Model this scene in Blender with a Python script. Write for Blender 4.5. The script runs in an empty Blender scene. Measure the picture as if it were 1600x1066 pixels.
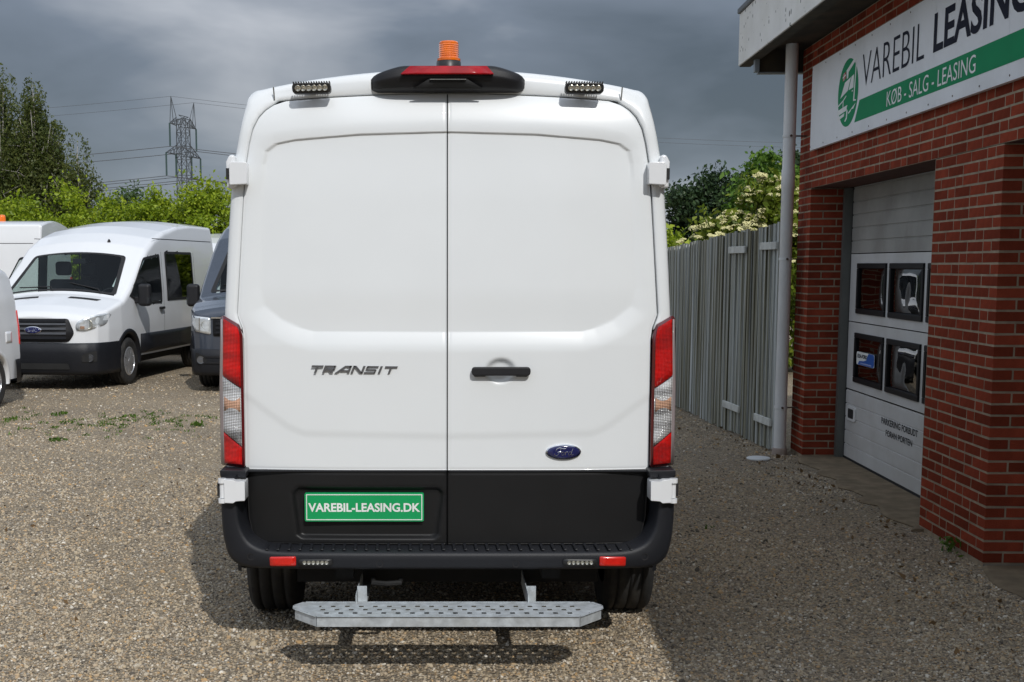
import bpy, math, random
import numpy as np
from mathutils import Vector, Matrix
random.seed(7); RNG = np.random.default_rng(7)
S = bpy.context.scene
COL = S.collection
PI = math.pi

# ------------------------------------------------------------------ camera
cam_d = bpy.data.cameras.new('camera'); cam = bpy.data.objects.new('camera', cam_d); COL.objects.link(cam)
cam.location = (0, 0, 1.75); cam.rotation_euler = (PI/2 - 0.1178, 0, 0)
cam_d.sensor_width = 36; cam_d.lens = 1955.95/1600*36
cam_d.shift_x = (800-686.45)/1600; cam_d.shift_y = (645.14-533)/1600
cam_d.clip_start = 0.1; cam_d.clip_end = 3000
S.camera = cam
# ------------------------------------------------------------------ light
SUN_TRAVEL = Vector((-0.34, 1.15, -1.0)).normalized()
SUN_EL = math.asin(-SUN_TRAVEL.z)
sl = bpy.data.lights.new('sun', 'SUN'); sun = bpy.data.objects.new('sun', sl); COL.objects.link(sun)
sun.rotation_euler = SUN_TRAVEL.to_track_quat('-Z', 'Y').to_euler()
sl.energy = 2.46; sl.angle = math.radians(0.55); sl.color = (1.0, 0.975, 0.935)
w = bpy.data.worlds.new('World'); S.world = w; w.use_nodes = True
wt = w.node_tree; wn = wt.nodes; wn.clear()
def WN(t, **k):
    n = wn.new(t)
    for a, b in k.items(): setattr(n, a, b)
    return n
def WL(a, b): wt.links.new(a, b)
def wmath(op, a, b=None, c=None):
    n = WN('ShaderNodeMath', operation=op)
    for i, v in enumerate((a, b, c)):
        if v is None: continue
        if isinstance(v, (int, float)): n.inputs[i].default_value = v
        else: WL(v, n.inputs[i])
    return n.outputs[0]
sky = WN('ShaderNodeTexSky', sky_type='NISHITA', sun_disc=False)
sky.sun_elevation = SUN_EL
sky.sun_rotation = math.atan2(-SUN_TRAVEL.x, -SUN_TRAVEL.y)
tc = WN('ShaderNodeTexCoord'); sp = WN('ShaderNodeSeparateXYZ'); WL(tc.outputs['Generated'], sp.inputs[0])
zz = wmath('MAXIMUM', sp.outputs[2], 0.0)
den = wmath('ADD', zz, 0.5)
cb = WN('ShaderNodeCombineXYZ')
WL(wmath('DIVIDE', sp.outputs[0], den), cb.inputs[0]); WL(wmath('DIVIDE', sp.outputs[1], den), cb.inputs[1])
WL(wmath('MULTIPLY', zz, 2.0), cb.inputs[2])
mp = WN('ShaderNodeMapping'); WL(cb.outputs[0], mp.inputs[0]); mp.inputs['Location'].default_value = (7.7, 2.2, 0.7)
n1 = WN('ShaderNodeTexNoise'); WL(mp.outputs[0], n1.inputs['Vector'])
n1.inputs['Scale'].default_value = 1.25; n1.inputs['Detail'].default_value = 6; n1.inputs['Roughness'].default_value = 0.5; n1.inputs['Distortion'].default_value = 0.25
n2 = WN('ShaderNodeTexNoise'); WL(mp.outputs[0], n2.inputs['Vector'])
n2.inputs['Scale'].default_value = 0.55; n2.inputs['Detail'].default_value = 2
n3 = WN('ShaderNodeTexNoise'); WL(mp.outputs[0], n3.inputs['Vector']); n3.inputs['Scale'].default_value = 4.2; n3.inputs['Detail'].default_value = 4; n3.inputs['Distortion'].default_value = .4
nn = wmath('ADD', wmath('ADD', wmath('MULTIPLY', n1.outputs[0], 0.50), wmath('MULTIPLY', n2.outputs[0], 0.32)), wmath('MULTIPLY', n3.outputs[0], 0.21))
rp = WN('ShaderNodeValToRGB'); WL(nn, rp.inputs[0])
e = rp.color_ramp.elements
e[0].position = 0.415; e[0].color = (0.085, 0.104, 0.128, 1)
e[1].position = 0.61; e[1].color = (0.46, 0.48, 0.52, 1)
m_ = rp.color_ramp.elements.new(0.51); m_.color = (0.170, 0.198, 0.245, 1)
bgc = WN('ShaderNodeBackground'); WL(rp.outputs[0], bgc.inputs[0])
mr_ = WN('ShaderNodeMapRange', interpolation_type='SMOOTHSTEP'); WL(zz, mr_.inputs[0]); mr_.inputs[1].default_value = .12; mr_.inputs[2].default_value = .50; mr_.inputs[3].default_value = 1.0; mr_.inputs[4].default_value = 3.0
mh_ = WN('ShaderNodeMapRange', interpolation_type='SMOOTHSTEP'); WL(zz, mh_.inputs[0]); mh_.inputs[1].default_value = .0; mh_.inputs[2].default_value = .13; mh_.inputs[3].default_value = .45; mh_.inputs[4].default_value = 0.0
WL(wmath('ADD', mr_.outputs[0], mh_.outputs[0]), bgc.inputs[1])      # overcast sky: brighter towards the zenith, boosted above the view to fill shaded walls
bgs = WN('ShaderNodeBackground'); WL(sky.outputs[0], bgs.inputs[0]); bgs.inputs[1].default_value = 0.07
mxw = WN('ShaderNodeMixShader'); mxw.inputs[0].default_value = 0.86
WL(bgs.outputs[0], mxw.inputs[1]); WL(bgc.outputs[0], mxw.inputs[2])
ow = WN('ShaderNodeOutputWorld'); WL(mxw.outputs[0], ow.inputs[0])
vs = S.view_settings
vs.view_transform = 'Standard'; vs.look = 'None'; vs.exposure = 0.0; vs.gamma = 1.0; vs.use_curve_mapping = False
S.cycles.max_bounces = 8; S.cycles.transparent_max_bounces = 16

# ------------------------------------------------------------------ helpers
def tag(o, label=None, cat=None, group=None, kind=None):
    if label: o['label'] = label
    if cat: o['category'] = cat
    if group: o['group'] = group
    if kind: o['kind'] = kind
    return o
def empty(name, loc=(0, 0, 0), rz=0.0, parent=None):
    o = bpy.data.objects.new(name, None); COL.objects.link(o)
    o.location = loc; o.rotation_euler = (0, 0, rz); o.empty_display_size = 0.2
    if parent: o.parent = parent
    return o
def mobj(name, V, F, mat, parent=None, smooth=False, bevel=0.0, seg=2):
    me = bpy.data.meshes.new(name)
    me.from_pydata([tuple(map(float, v)) for v in V], [], [tuple(int(i) for i in f) for f in F])
    me.materials.append(mat)
    if smooth: me.polygons.foreach_set('use_smooth', [True]*len(me.polygons))
    me.update()
    o = bpy.data.objects.new(name, me); COL.objects.link(o)
    if parent: o.parent = parent
    if bevel > 0:
        b = o.modifiers.new('bevel', 'BEVEL'); b.width = bevel; b.segments = seg; b.limit_method = 'ANGLE'; b.angle_limit = 0.6
        me.polygons.foreach_set('use_smooth', [True]*len(me.polygons))
        b.harden_normals = True
    return o
def copy_tree(o, parent=None):
    c = o.copy(); COL.objects.link(c)
    if parent: c.parent = parent
    for ch in list(o.children): copy_tree(ch, c)
    return c
class MB:
    def __init__(s): s.V = []; s.F = []
    def add(s, V, F):
        n = len(s.V); s.V += [tuple(v) for v in V]; s.F += [tuple(i+n for i in f) for f in F]; return s
    def box(s, x0, x1, y0, y1, z0, z1):
        V = [(x0,y0,z0),(x1,y0,z0),(x1,y1,z0),(x0,y1,z0),(x0,y0,z1),(x1,y0,z1),(x1,y1,z1),(x0,y1,z1)]
        return s.add(V, [(0,3,2,1),(4,5,6,7),(0,1,5,4),(1,2,6,5),(2,3,7,6),(3,0,4,7)])
    def prism(s, pts, fn, d0, d1):      # 2D outline, fn(a,b,depth)->xyz ; caps and walls
        n = len(pts)
        V = [fn(a, b, d0) for a, b in pts]+[fn(a, b, d1) for a, b in pts]
        F = [tuple(range(n)), tuple(range(2*n-1, n-1, -1))]+[(i, i+n, (i+1) % n+n, (i+1) % n) for i in range(n)]
        return s.add(V, F)
    def tube(s, pts, r, n=8, cap=True):
        pts = [Vector(p) for p in pts]; rs = r if isinstance(r, (list, tuple)) else [r]*len(pts)
        V = []; F = []; up = None
        for i, p in enumerate(pts):
            t = (pts[min(i+1, len(pts)-1)]-pts[max(i-1, 0)]).normalized()
            if up is None: up = t.orthogonal().normalized()
            up = (up - t*up.dot(t)); up = up.normalized() if up.length > 1e-6 else t.orthogonal().normalized()
            b = t.cross(up)
            for k in range(n):
                a = 2*PI*k/n; V.append(tuple(p+(up*math.cos(a)+b*math.sin(a))*rs[i]))
        for i in range(len(pts)-1):
            for k in range(n):
                F.append((i*n+k, i*n+(k+1) % n, (i+1)*n+(k+1) % n, (i+1)*n+k))
        if cap: F.append(tuple(range(n-1, -1, -1))); F.append(tuple(range((len(pts)-1)*n, len(pts)*n)))
        return s.add(V, F)
    def lathe(s, prof, c, axis='z', n=32):
        V = []; F = []; m = len(prof)
        for k in range(n):
            a = 2*PI*k/n; ca, sa = math.cos(a), math.sin(a)
            for r, h in prof:
                if axis == 'z': V.append((c[0]+r*ca, c[1]+r*sa, c[2]+h))
                elif axis == 'x': V.append((c[0]+h, c[1]+r*ca, c[2]+r*sa))
                else: V.append((c[0]+r*ca, c[1]+h, c[2]+r*sa))
        for k in range(n):
            k2 = (k+1) % n
            for i in range(m-1): F.append((k*m+i, k2*m+i, k2*m+i+1, k*m+i+1))
        return s.add(V, F)
    def obj(s, name, mat, parent=None, **k): return mobj(name, s.V, s.F, mat, parent, **k)

def fillet(pts, r, n=4):
    out = []; N = len(pts)
    for i in range(N):
        p = Vector(pts[i]); a = Vector(pts[i-1]); b = Vector(pts[(i+1) % N])
        rr = r[i] if isinstance(r, (list, tuple)) else r
        da = (a-p); db = (b-p); ra = min(rr, da.length*.45); rb = min(rr, db.length*.45)
        pa = p+da.normalized()*ra; pb = p+db.normalized()*rb
        for k in range(n+1):
            t = k/n; out.append(tuple((pa*(1-t)**2+p*2*t*(1-t)+pb*t*t)))
    return out
def densify(pts, step):
    out = []
    for i in range(len(pts)):
        a = Vector(pts[i]); b = Vector(pts[(i+1) % len(pts)]); k = max(1, int((b-a).length/step))
        out += [tuple(a.lerp(b, t/k)) for t in range(k)]
    return out
def patch(name, poly, fn, mat, parent, off=0.0, rings=5, skirt=0.02, smooth=True, step=0.05):
    """surface piece: outline in the (a,b) parameters of fn(a,b,off), filled by rings, edge turned back by skirt"""
    poly = densify(poly, step); n = len(poly)
    c = np.mean(np.array(poly), axis=0); V = []; F = []
    for k in range(rings):
        t = 1-k/rings
        for a, b in poly: V.append(fn(c[0]+(a-c[0])*t, c[1]+(b-c[1])*t, off))
    V.append(fn(c[0], c[1], off)); ci = len(V)-1
    for k in range(rings-1):
        for i in range(n): F.append((k*n+i, k*n+(i+1) % n, (k+1)*n+(i+1) % n, (k+1)*n+i))
    for i in range(n): F.append(((rings-1)*n+i, (rings-1)*n+(i+1) % n, ci))
    if skirt:
        b0 = len(V); V += [fn(a, b, off-skirt) for a, b in poly]
        for i in range(n): F.append((i, b0+i, b0+(i+1) % n, (i+1) % n))
    o = mobj(name, V, F, mat, parent, smooth=smooth)
    if smooth:
        m = o.data; m.polygons.foreach_set('use_smooth', [i < len(F)-(n if skirt else 0) for i in range(len(F))])
        m.update()
    return o
def inpoly(px, py, poly):
    inside = False; j = len(poly)-1
    for i in range(len(poly)):
        xi, yi = poly[i]; xj, yj = poly[j]
        if (yi > py) != (yj > py) and px < (xj-xi)*(py-yi)/(yj-yi)+xi: inside = not inside
        j = i
    return inside
def sdf(X, Z, poly):
    P = np.array(poly, float); d = np.full(X.shape, 1e9); ins = np.zeros(X.shape, bool); n = len(P)
    for i in range(n):
        a = P[i]; b = P[(i+1) % n]; ab = b-a
        t = np.clip(((X-a[0])*ab[0]+(Z-a[1])*ab[1])/(ab@ab+1e-12), 0, 1)
        d = np.minimum(d, np.hypot(X-a[0]-t*ab[0], Z-a[1]-t*ab[1]))
        c = ((a[1] > Z) != (b[1] > Z)) & (X < (b[0]-a[0])*(Z-a[1])/(b[1]-a[1]+1e-12)+a[0]); ins ^= c
    return np.where(ins, -d, d)
def sstep(t): t = np.clip(t, 0, 1); return t*t*(3-2*t)

_tc = {}
def text2d(body, bold=0.0, space=1.0):
    k = (body, bold, space)
    if k in _tc: return _tc[k]
    cu = bpy.data.curves.new('txt', 'FONT'); cu.body = body; cu.offset = bold; cu.space_character = space; cu.resolution_u = 4
    ob = bpy.data.objects.new('txt', cu); COL.objects.link(ob)
    dg = bpy.context.evaluated_depsgraph_get(); me = bpy.data.meshes.new_from_object(ob.evaluated_get(dg))
    V = np.array([v.co[:2] for v in me.vertices]); F = [tuple(p.vertices) for p in me.polygons]
    bpy.data.objects.remove(ob); bpy.data.curves.remove(cu); bpy.data.meshes.remove(me)
    V -= V.min(0); _tc[k] = (V, F, V.max(0)); return _tc[k]
def lettering(name, body, fn, a0, a1, b0, b1, mat, parent, bold=0.0, space=1.0, shear=0.0):
    V, F, mx = text2d(body, bold, space)
    P = [fn(a0+(a1-a0)*x/mx[0]+shear*(y/mx[1]), b0+(b1-b0)*y/mx[1]) for x, y in V]
    return mobj(name, P, F, mat, parent)
TXT = [('VAREBIL-LEASING.DK', .028, 1), ('VAREBIL', -.012, 1), ('LEASING', .025, 1), ('KØB - SALG - LEASING', 0, 1),
       ('PARKERING FORBUDT', .012, 1), ('FORAN PORTEN', .012, 1), ('ELSA-FORD', .03, 1)]
for t in TXT: text2d(*t)

# ------------------------------------------------------------------ materials
def mat(name, color, rough=0.5, metal=0.0, var=0.06, vscale=6.0, bump=0.0, bscale=60.0, coat=0.0, spec=0.5, dirt=None, dirt_scale=2.0, dirt_amt=0.4, objvar=0.0):
    m = bpy.data.materials.new(name); m.use_nodes = True; nt = m.node_tree; N = nt.nodes; L = nt.links
    b = N['Principled BSDF']; b.inputs['Roughness'].default_value = rough; b.inputs['Metallic'].default_value = metal
    b.inputs['Coat Weight'].default_value = coat; b.inputs['Coat Roughness'].default_value = 0.03
    b.inputs['Specular IOR Level'].default_value = spec
    t = N.new('ShaderNodeTexCoord'); n = N.new('ShaderNodeTexNoise'); L.new(t.outputs['Object'], n.inputs['Vector'])
    n.inputs['Scale'].default_value = vscale; n.inputs['Detail'].default_value = 5
    r = N.new('ShaderNodeValToRGB'); L.new(n.outputs[0], r.inputs[0]); c = color
    r.color_ramp.elements[0].position = 0.3; r.color_ramp.elements[1].position = 0.7
    r.color_ramp.elements[0].color = (c[0]*(1-var), c[1]*(1-var), c[2]*(1-var), 1)
    r.color_ramp.elements[1].color = (min(1, c[0]*(1+var)), min(1, c[1]*(1+var)), min(1, c[2]*(1+var)), 1)
    out = r.outputs[0]
    if dirt:
        n3 = N.new('ShaderNodeTexNoise'); L.new(t.outputs['Object'], n3.inputs['Vector']); n3.inputs['Scale'].default_value = dirt_scale; n3.inputs['Detail'].default_value = 8; n3.inputs['Roughness'].default_value = .65
        r3 = N.new('ShaderNodeValToRGB'); L.new(n3.outputs[0], r3.inputs[0]); r3.color_ramp.elements[0].position = .45; r3.color_ramp.elements[1].position = .75
        r3.color_ramp.elements[0].color = (0, 0, 0, 1); r3.color_ramp.elements[1].color = (dirt_amt,)*3+(1,)
        mx = N.new('ShaderNodeMix'); mx.data_type = 'RGBA'; L.new(r3.outputs[0], mx.inputs[0]); L.new(out, mx.inputs[6]); mx.inputs[7].default_value = (*dirt, 1); out = mx.outputs[2]
    if objvar:
        oi = N.new('ShaderNodeObjectInfo'); g = N.new('ShaderNodeNewGeometry')
        ad = N.new('ShaderNodeMath'); ad.operation = 'ADD'; L.new(oi.outputs['Random'], ad.inputs[0]); L.new(g.outputs['Random Per Island'], ad.inputs[1])
        fr = N.new('ShaderNodeMath'); fr.operation = 'FRACT'; L.new(ad.outputs[0], fr.inputs[0])
        mr = N.new('ShaderNodeMapRange'); L.new(fr.outputs[0], mr.inputs[0]); mr.inputs[3].default_value = 1-objvar; mr.inputs[4].default_value = 1+objvar*.7
        hs = N.new('ShaderNodeHueSaturation'); L.new(out, hs.inputs['Color']); L.new(mr.outputs[0], hs.inputs['Value']); out = hs.outputs[0]
    L.new(out, b.inputs['Base Color'])
    if bump:
        n2 = N.new('ShaderNodeTexNoise'); L.new(t.outputs['Object'], n2.inputs['Vector']); n2.inputs['Scale'].default_value = bscale; n2.inputs['Detail'].default_value = 4
        bp = N.new('ShaderNodeBump'); bp.inputs['Strength'].default_value = bump; bp.inputs['Distance'].default_value = 0.01; L.new(n2.outputs[0], bp.inputs['Height']); L.new(bp.outputs[0], b.inputs['Normal'])
    return m
def glass_mat(name, tint, refl_rough=0.02, wav=0.0, wscale=6.0, ior=1.5):
    m = bpy.data.materials.new(name); m.use_nodes = True; nt = m.node_tree; N = nt.nodes; L = nt.links
    N.remove(N['Principled BSDF']); o = N['Material Output']
    tr = N.new('ShaderNodeBsdfTransparent'); tr.inputs[0].default_value = (*tint, 1)
    gl = N.new('ShaderNodeBsdfGlossy'); gl.inputs['Roughness'].default_value = refl_rough
    fr = N.new('ShaderNodeLayerWeight'); fr.inputs['Blend'].default_value = .5; f0 = ((ior-1)/(ior+1))**2
    pw = N.new('ShaderNodeMath'); pw.operation = 'POWER'; L.new(fr.outputs['Facing'], pw.inputs[0]); pw.inputs[1].default_value = 5
    ma = N.new('ShaderNodeMath'); ma.operation = 'MULTIPLY_ADD'; L.new(pw.outputs[0], ma.inputs[0]); ma.inputs[1].default_value = 1-f0; ma.inputs[2].default_value = f0
    mx = N.new('ShaderNodeMixShader'); L.new(ma.outputs[0], mx.inputs[0]); L.new(tr.outputs[0], mx.inputs[1]); L.new(gl.outputs[0], mx.inputs[2]); L.new(mx.outputs[0], o.inputs[0])
    if wav:
        t = N.new('ShaderNodeTexCoord'); n = N.new('ShaderNodeTexNoise'); L.new(t.outputs['Object'], n.inputs['Vector']); n.inputs['Scale'].default_value = wscale; n.inputs['Detail'].default_value = 1
        bp = N.new('ShaderNodeBump'); bp.inputs['Strength'].default_value = 1.0; bp.inputs['Distance'].default_value = wav; L.new(n.outputs[0], bp.inputs['Height'])
        L.new(bp.outputs[0], gl.inputs['Normal']); L.new(bp.outputs[0], fr.inputs['Normal'])
    return m
def lens_mat(name, color, kind='grid', scale=110.0, metal=0.0, rough=0.12, low=.45, coat=1.0):
    m = bpy.data.materials.new(name); m.use_nodes = True; nt = m.node_tree; N = nt.nodes; L = nt.links
    b = N['Principled BSDF']; b.inputs['Roughness'].default_value = rough; b.inputs['Coat Weight'].default_value = coat; b.inputs['Coat Roughness'].default_value = 0.02; b.inputs['Specular IOR Level'].default_value = .25; b.inputs['Metallic'].default_value = metal
    t = N.new('ShaderNodeTexCoord')
    wv = N.new('ShaderNodeTexWave'); wv.bands_direction = 'Z'; L.new(t.outputs['Object'], wv.inputs['Vector']); wv.inputs['Scale'].default_value = scale*.5
    wx = N.new('ShaderNodeTexWave'); wx.bands_direction = 'X'; L.new(t.outputs['Object'], wx.inputs['Vector']); wx.inputs['Scale'].default_value = scale*.4
    ad = N.new('ShaderNodeMath'); ad.operation = 'ADD'; L.new(wv.outputs[1], ad.inputs[0]); L.new(wx.outputs[1], ad.inputs[1])
    bp = N.new('ShaderNodeBump'); bp.inputs['Strength'].default_value = 0.8; bp.inputs['Distance'].default_value = 0.004; L.new(ad.outputs[0], bp.inputs['Height']); L.new(bp.outputs[0], b.inputs['Normal'])
    n = N.new('ShaderNodeTexNoise'); mp_ = N.new('ShaderNodeMapping'); L.new(t.outputs['Object'], mp_.inputs[0]); mp_.inputs['Scale'].default_value = (4, 4, 22); L.new(mp_.outputs[0], n.inputs['Vector']); n.inputs['Scale'].default_value = 1.0
    ma = N.new('ShaderNodeMath'); ma.operation = 'MULTIPLY_ADD'; L.new(ad.outputs[0], ma.inputs[0]); ma.inputs[1].default_value = .22; L.new(n.outputs[0], ma.inputs[2])
    r = N.new('ShaderNodeValToRGB'); L.new(ma.outputs[0], r.inputs[0]); c = color
    r.color_ramp.elements[0].position = .35; r.color_ramp.elements[1].position = .95
    r.color_ramp.elements[0].color = (c[0]*low, c[1]*low, c[2]*low, 1); r.color_ramp.elements[1].color = (*[min(1, v*1.25) for v in c], 1)
    L.new(r.outputs[0], b.inputs['Base Color']); return m

M = {}
M['white'] = mat('white_paint', (.765, .79, .80), .32, coat=.6, var=.012, vscale=3, spec=.4)
M['white2'] = mat('white_paint_parked', (.77, .785, .80), .28, coat=.7, var=.015, vscale=3)
M['slate'] = mat('slate_paint', (.045, .055, .075), .25, coat=1.0, var=.05)
M['black'] = mat('black_textured_plastic', (.014, .014, .016), .48, bump=.15, bscale=500, var=.08, spec=.35)
M['blackd'] = mat('black_door_cladding', (.0105, .0105, .011), .42, bump=.08, bscale=500, var=.08, spec=.3)
M['bumper'] = mat('dark_grey_bumper_plastic', (.0115, .0125, .016), .46, bump=.15, bscale=600, var=.08, spec=.35)
M['dark'] = mat('dark_underside', (.010, .010, .010), .8, var=.3)
M['gap'] = mat('rubber_seal', (.012, .012, .013), .7)
M['rubber'] = mat('tyre_rubber', (.020, .020, .020), .75, bump=.2, bscale=200, var=.15, dirt=(.09, .08, .065), dirt_amt=.5, dirt_scale=9)
M['chrome'] = mat('chrome', (.75, .76, .78), .12, metal=1.0)
M['badge_metal'] = mat('grey_badge_metal', (.22, .225, .24), .28, metal=.8)
M['alloy'] = mat('alloy_wheel_silver', (.55, .56, .58), .3, metal=.7)
M['galv'] = mat('galvanised_steel', (.50, .54, .57), .5, metal=.3, var=.22, vscale=26, bump=.1, bscale=90, dirt=(.30, .29, .25), dirt_amt=.45, dirt_scale=12)
M['red'] = lens_mat('red_lamp_lens', (.78, .006, .003), low=.28, coat=.35)
M['redflat'] = mat('red_reflector', (.62, .012, .006), .18, coat=1, var=.1, vscale=80)
M['reddark'] = mat('dark_red_lens_edge', (.10, .006, .008), .12, coat=1)
M['brake'] = mat('red_brake_light_lens', (.36, .006, .012), .22, coat=.25, var=.35, vscale=9, spec=.3)
M['clear'] = lens_mat('clear_lamp_lens', (.92, .88, .86), scale=90, metal=.3, rough=.12, low=.10, coat=.4)
M['amberin'] = lens_mat('amber_lamp_insert', (.62, .36, .24), scale=90, rough=.15, low=.3, coat=.3)
M['greyedge'] = mat('grey_clear_lens_edge', (.30, .25, .25), .12, coat=1)
M['amber'] = mat('amber_beacon_lens', (.88, .17, .008), .12, coat=1, var=.25, vscale=24)
M['led'] = mat('led_reflector', (.62, .60, .52), .15, metal=.8, var=.4, vscale=120)
M['lampbody'] = mat('black_lamp_body', (.02, .02, .02), .4)
M['plate'] = mat('green_plate', (.0, .33, .10), .35, coat=.3, var=.03)
M['print_white'] = mat('white_print', (.80, .82, .80), .4)
M['blue'] = mat('blue_enamel', (.012, .015, .09), .12, coat=1)
M['glass'] = glass_mat('car_glass', (.66, .74, .72))
M['glassdark'] = glass_mat('tinted_car_glass', (.10, .12, .12))
M['seat'] = mat('dark_seat_cloth', (.05, .052, .058), .9, bump=.3)
M['lampglass'] = glass_mat('lamp_cover', (.92, .94, .95), .02)
M['reflector'] = mat('lamp_reflector', (.85, .86, .87), .22, metal=.5, var=.2, vscale=18, bump=.6, bscale=16)

def brick_mat():
    m = mat('red_brick', (.245, .047, .024), .9, var=.22, vscale=9, bump=.5, bscale=120, spec=.06, objvar=.30, dirt=(.18, .04, .02), dirt_amt=.5, dirt_scale=14)
    return m
M['brick'] = brick_mat()
M['mortar'] = mat('pale_mortar', (.36, .295, .215), .95, var=.2, vscale=14, bump=.5, bscale=180, spec=.05, dirt=(.20, .165, .12), dirt_amt=.6, dirt_scale=5)
M['concrete'] = mat('aged_concrete', (.22, .172, .115), .95, var=.22, vscale=9, bump=.6, bscale=70, spec=.15, dirt=(.14, .11, .075), dirt_amt=.7, dirt_scale=4)
M['plinth'] = mat('grey_plinth_render', (.20, .20, .19), .95, var=.15, vscale=12, bump=.5, bscale=80, dirt=(.10, .11, .08), dirt_amt=.6, dirt_scale=6)
M['door'] = mat('grey_door_sheet', (.60, .60, .585), .42, var=.05, vscale=3, spec=.4, bump=.08, bscale=300, dirt=(.42, .40, .36), dirt_amt=.5, dirt_scale=2.5)
M['doortop'] = mat('shaded_grimy_door_sheet', (.34, .335, .31), .5, var=.1, vscale=3, spec=.3, dirt=(.20, .19, .165), dirt_amt=.6, dirt_scale=2.5)  # lintel shade painted into the darker base colour, plus grime patches
M['doorframe'] = mat('grey_green_frame', (.12, .125, .115), .5, var=.1)
M['frame'] = mat('black_window_frame', (.008, .008, .009), .5, spec=.2)
M['pane'] = glass_mat('acrylic_pane', (.30, .28, .28), .015, wav=.0025, wscale=4.0, ior=2.7)
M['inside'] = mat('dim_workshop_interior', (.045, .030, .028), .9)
M['pipe'] = mat('grey_plastic_pipe', (.72, .73, .72), .45, var=.05, dirt=(.5, .48, .44), dirt_amt=.5, dirt_scale=3)
M['sign'] = mat('white_sign_sheet', (.80, .82, .84), .45, var=.02, dirt=(.48, .49, .49), dirt_amt=.4, dirt_scale=3)
M['green'] = mat('green_sign_print', (.002, .25, .095), .6, var=.05, spec=.15)
M['navy'] = mat('dark_navy_print', (.010, .012, .026), .6, spec=.1)
M['redprint'] = mat('red_print', (.42, .045, .04), .5)
M['bluep'] = mat('blue_sticker_print', (.008, .10, .42), .4)
M['lead'] = mat('lead_flashing', (.13, .14, .15), .55, metal=.3)
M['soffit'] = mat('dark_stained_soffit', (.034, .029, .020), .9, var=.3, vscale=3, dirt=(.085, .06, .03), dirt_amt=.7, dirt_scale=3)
M['zinc'] = mat('zinc_trim', (.25, .28, .30), .5, metal=.4)
M['rust'] = mat('rusty_screw', (.08, .05, .035), .7)
M['steel'] = mat('pylon_steel', (.09, .10, .11), .6, metal=.3)
M['insul'] = mat('insulator_glass', (.05, .085, .08), .3)
M['wire'] = mat('aluminium_cable', (.07, .075, .085), .6)
M['bark'] = mat('bark', (.10, .085, .07), .95, var=.4, vscale=5, bump=1, bscale=14)
M['birchbark'] = mat('birch_bark', (.30, .28, .25), .9, var=.5, vscale=3, bump=.5, bscale=10)
M['lid'] = mat('white_plastic_lid', (.72, .74, .74), .5, dirt=(.5, .49, .45), dirt_amt=.4, dirt_scale=9)
def fascia_mat():
    m = mat('white_concrete_fascia', (.80, .80, .77), .9, var=.07, vscale=2, bump=.25, bscale=60, dirt=(.62, .61, .55), dirt_amt=.6, dirt_scale=1.5)
    nt = m.node_tree; N = nt.nodes; L = nt.links; b = N['Principled BSDF']; src = b.inputs['Base Color'].links[0].from_socket
    t = N.new('ShaderNodeTexCoord'); mp2 = N.new('ShaderNodeMapping'); mp2.inputs['Scale'].default_value = (1, 1, .6); L.new(t.outputs['Object'], mp2.inputs[0])
    v = N.new('ShaderNodeTexVoronoi'); v.inputs['Scale'].default_value = 17; L.new(mp2.outputs[0], v.inputs['Vector'])
    n = N.new('ShaderNodeTexNoise'); n.inputs['Scale'].default_value = 3.5; L.new(t.outputs['Object'], n.inputs['Vector'])
    th = N.new('ShaderNodeMath'); th.operation = 'MULTIPLY_ADD'; L.new(n.outputs[0], th.inputs[0]); th.inputs[1].default_value = .95; th.inputs[2].default_value = -.335
    lt = N.new('ShaderNodeMath'); lt.operation = 'LESS_THAN'; L.new(v.outputs['Distance'], lt.inputs[0]); L.new(th.outputs[0], lt.inputs[1])
    mx = N.new('ShaderNodeMix'); mx.data_type = 'RGBA'; L.new(lt.outputs[0], mx.inputs[0]); L.new(src, mx.inputs[6]); mx.inputs[7].default_value = (.07, .065, .055, 1); L.new(mx.outputs[2], b.inputs['Base Color'])
    return m
M['fascia'] = fascia_mat()
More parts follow.
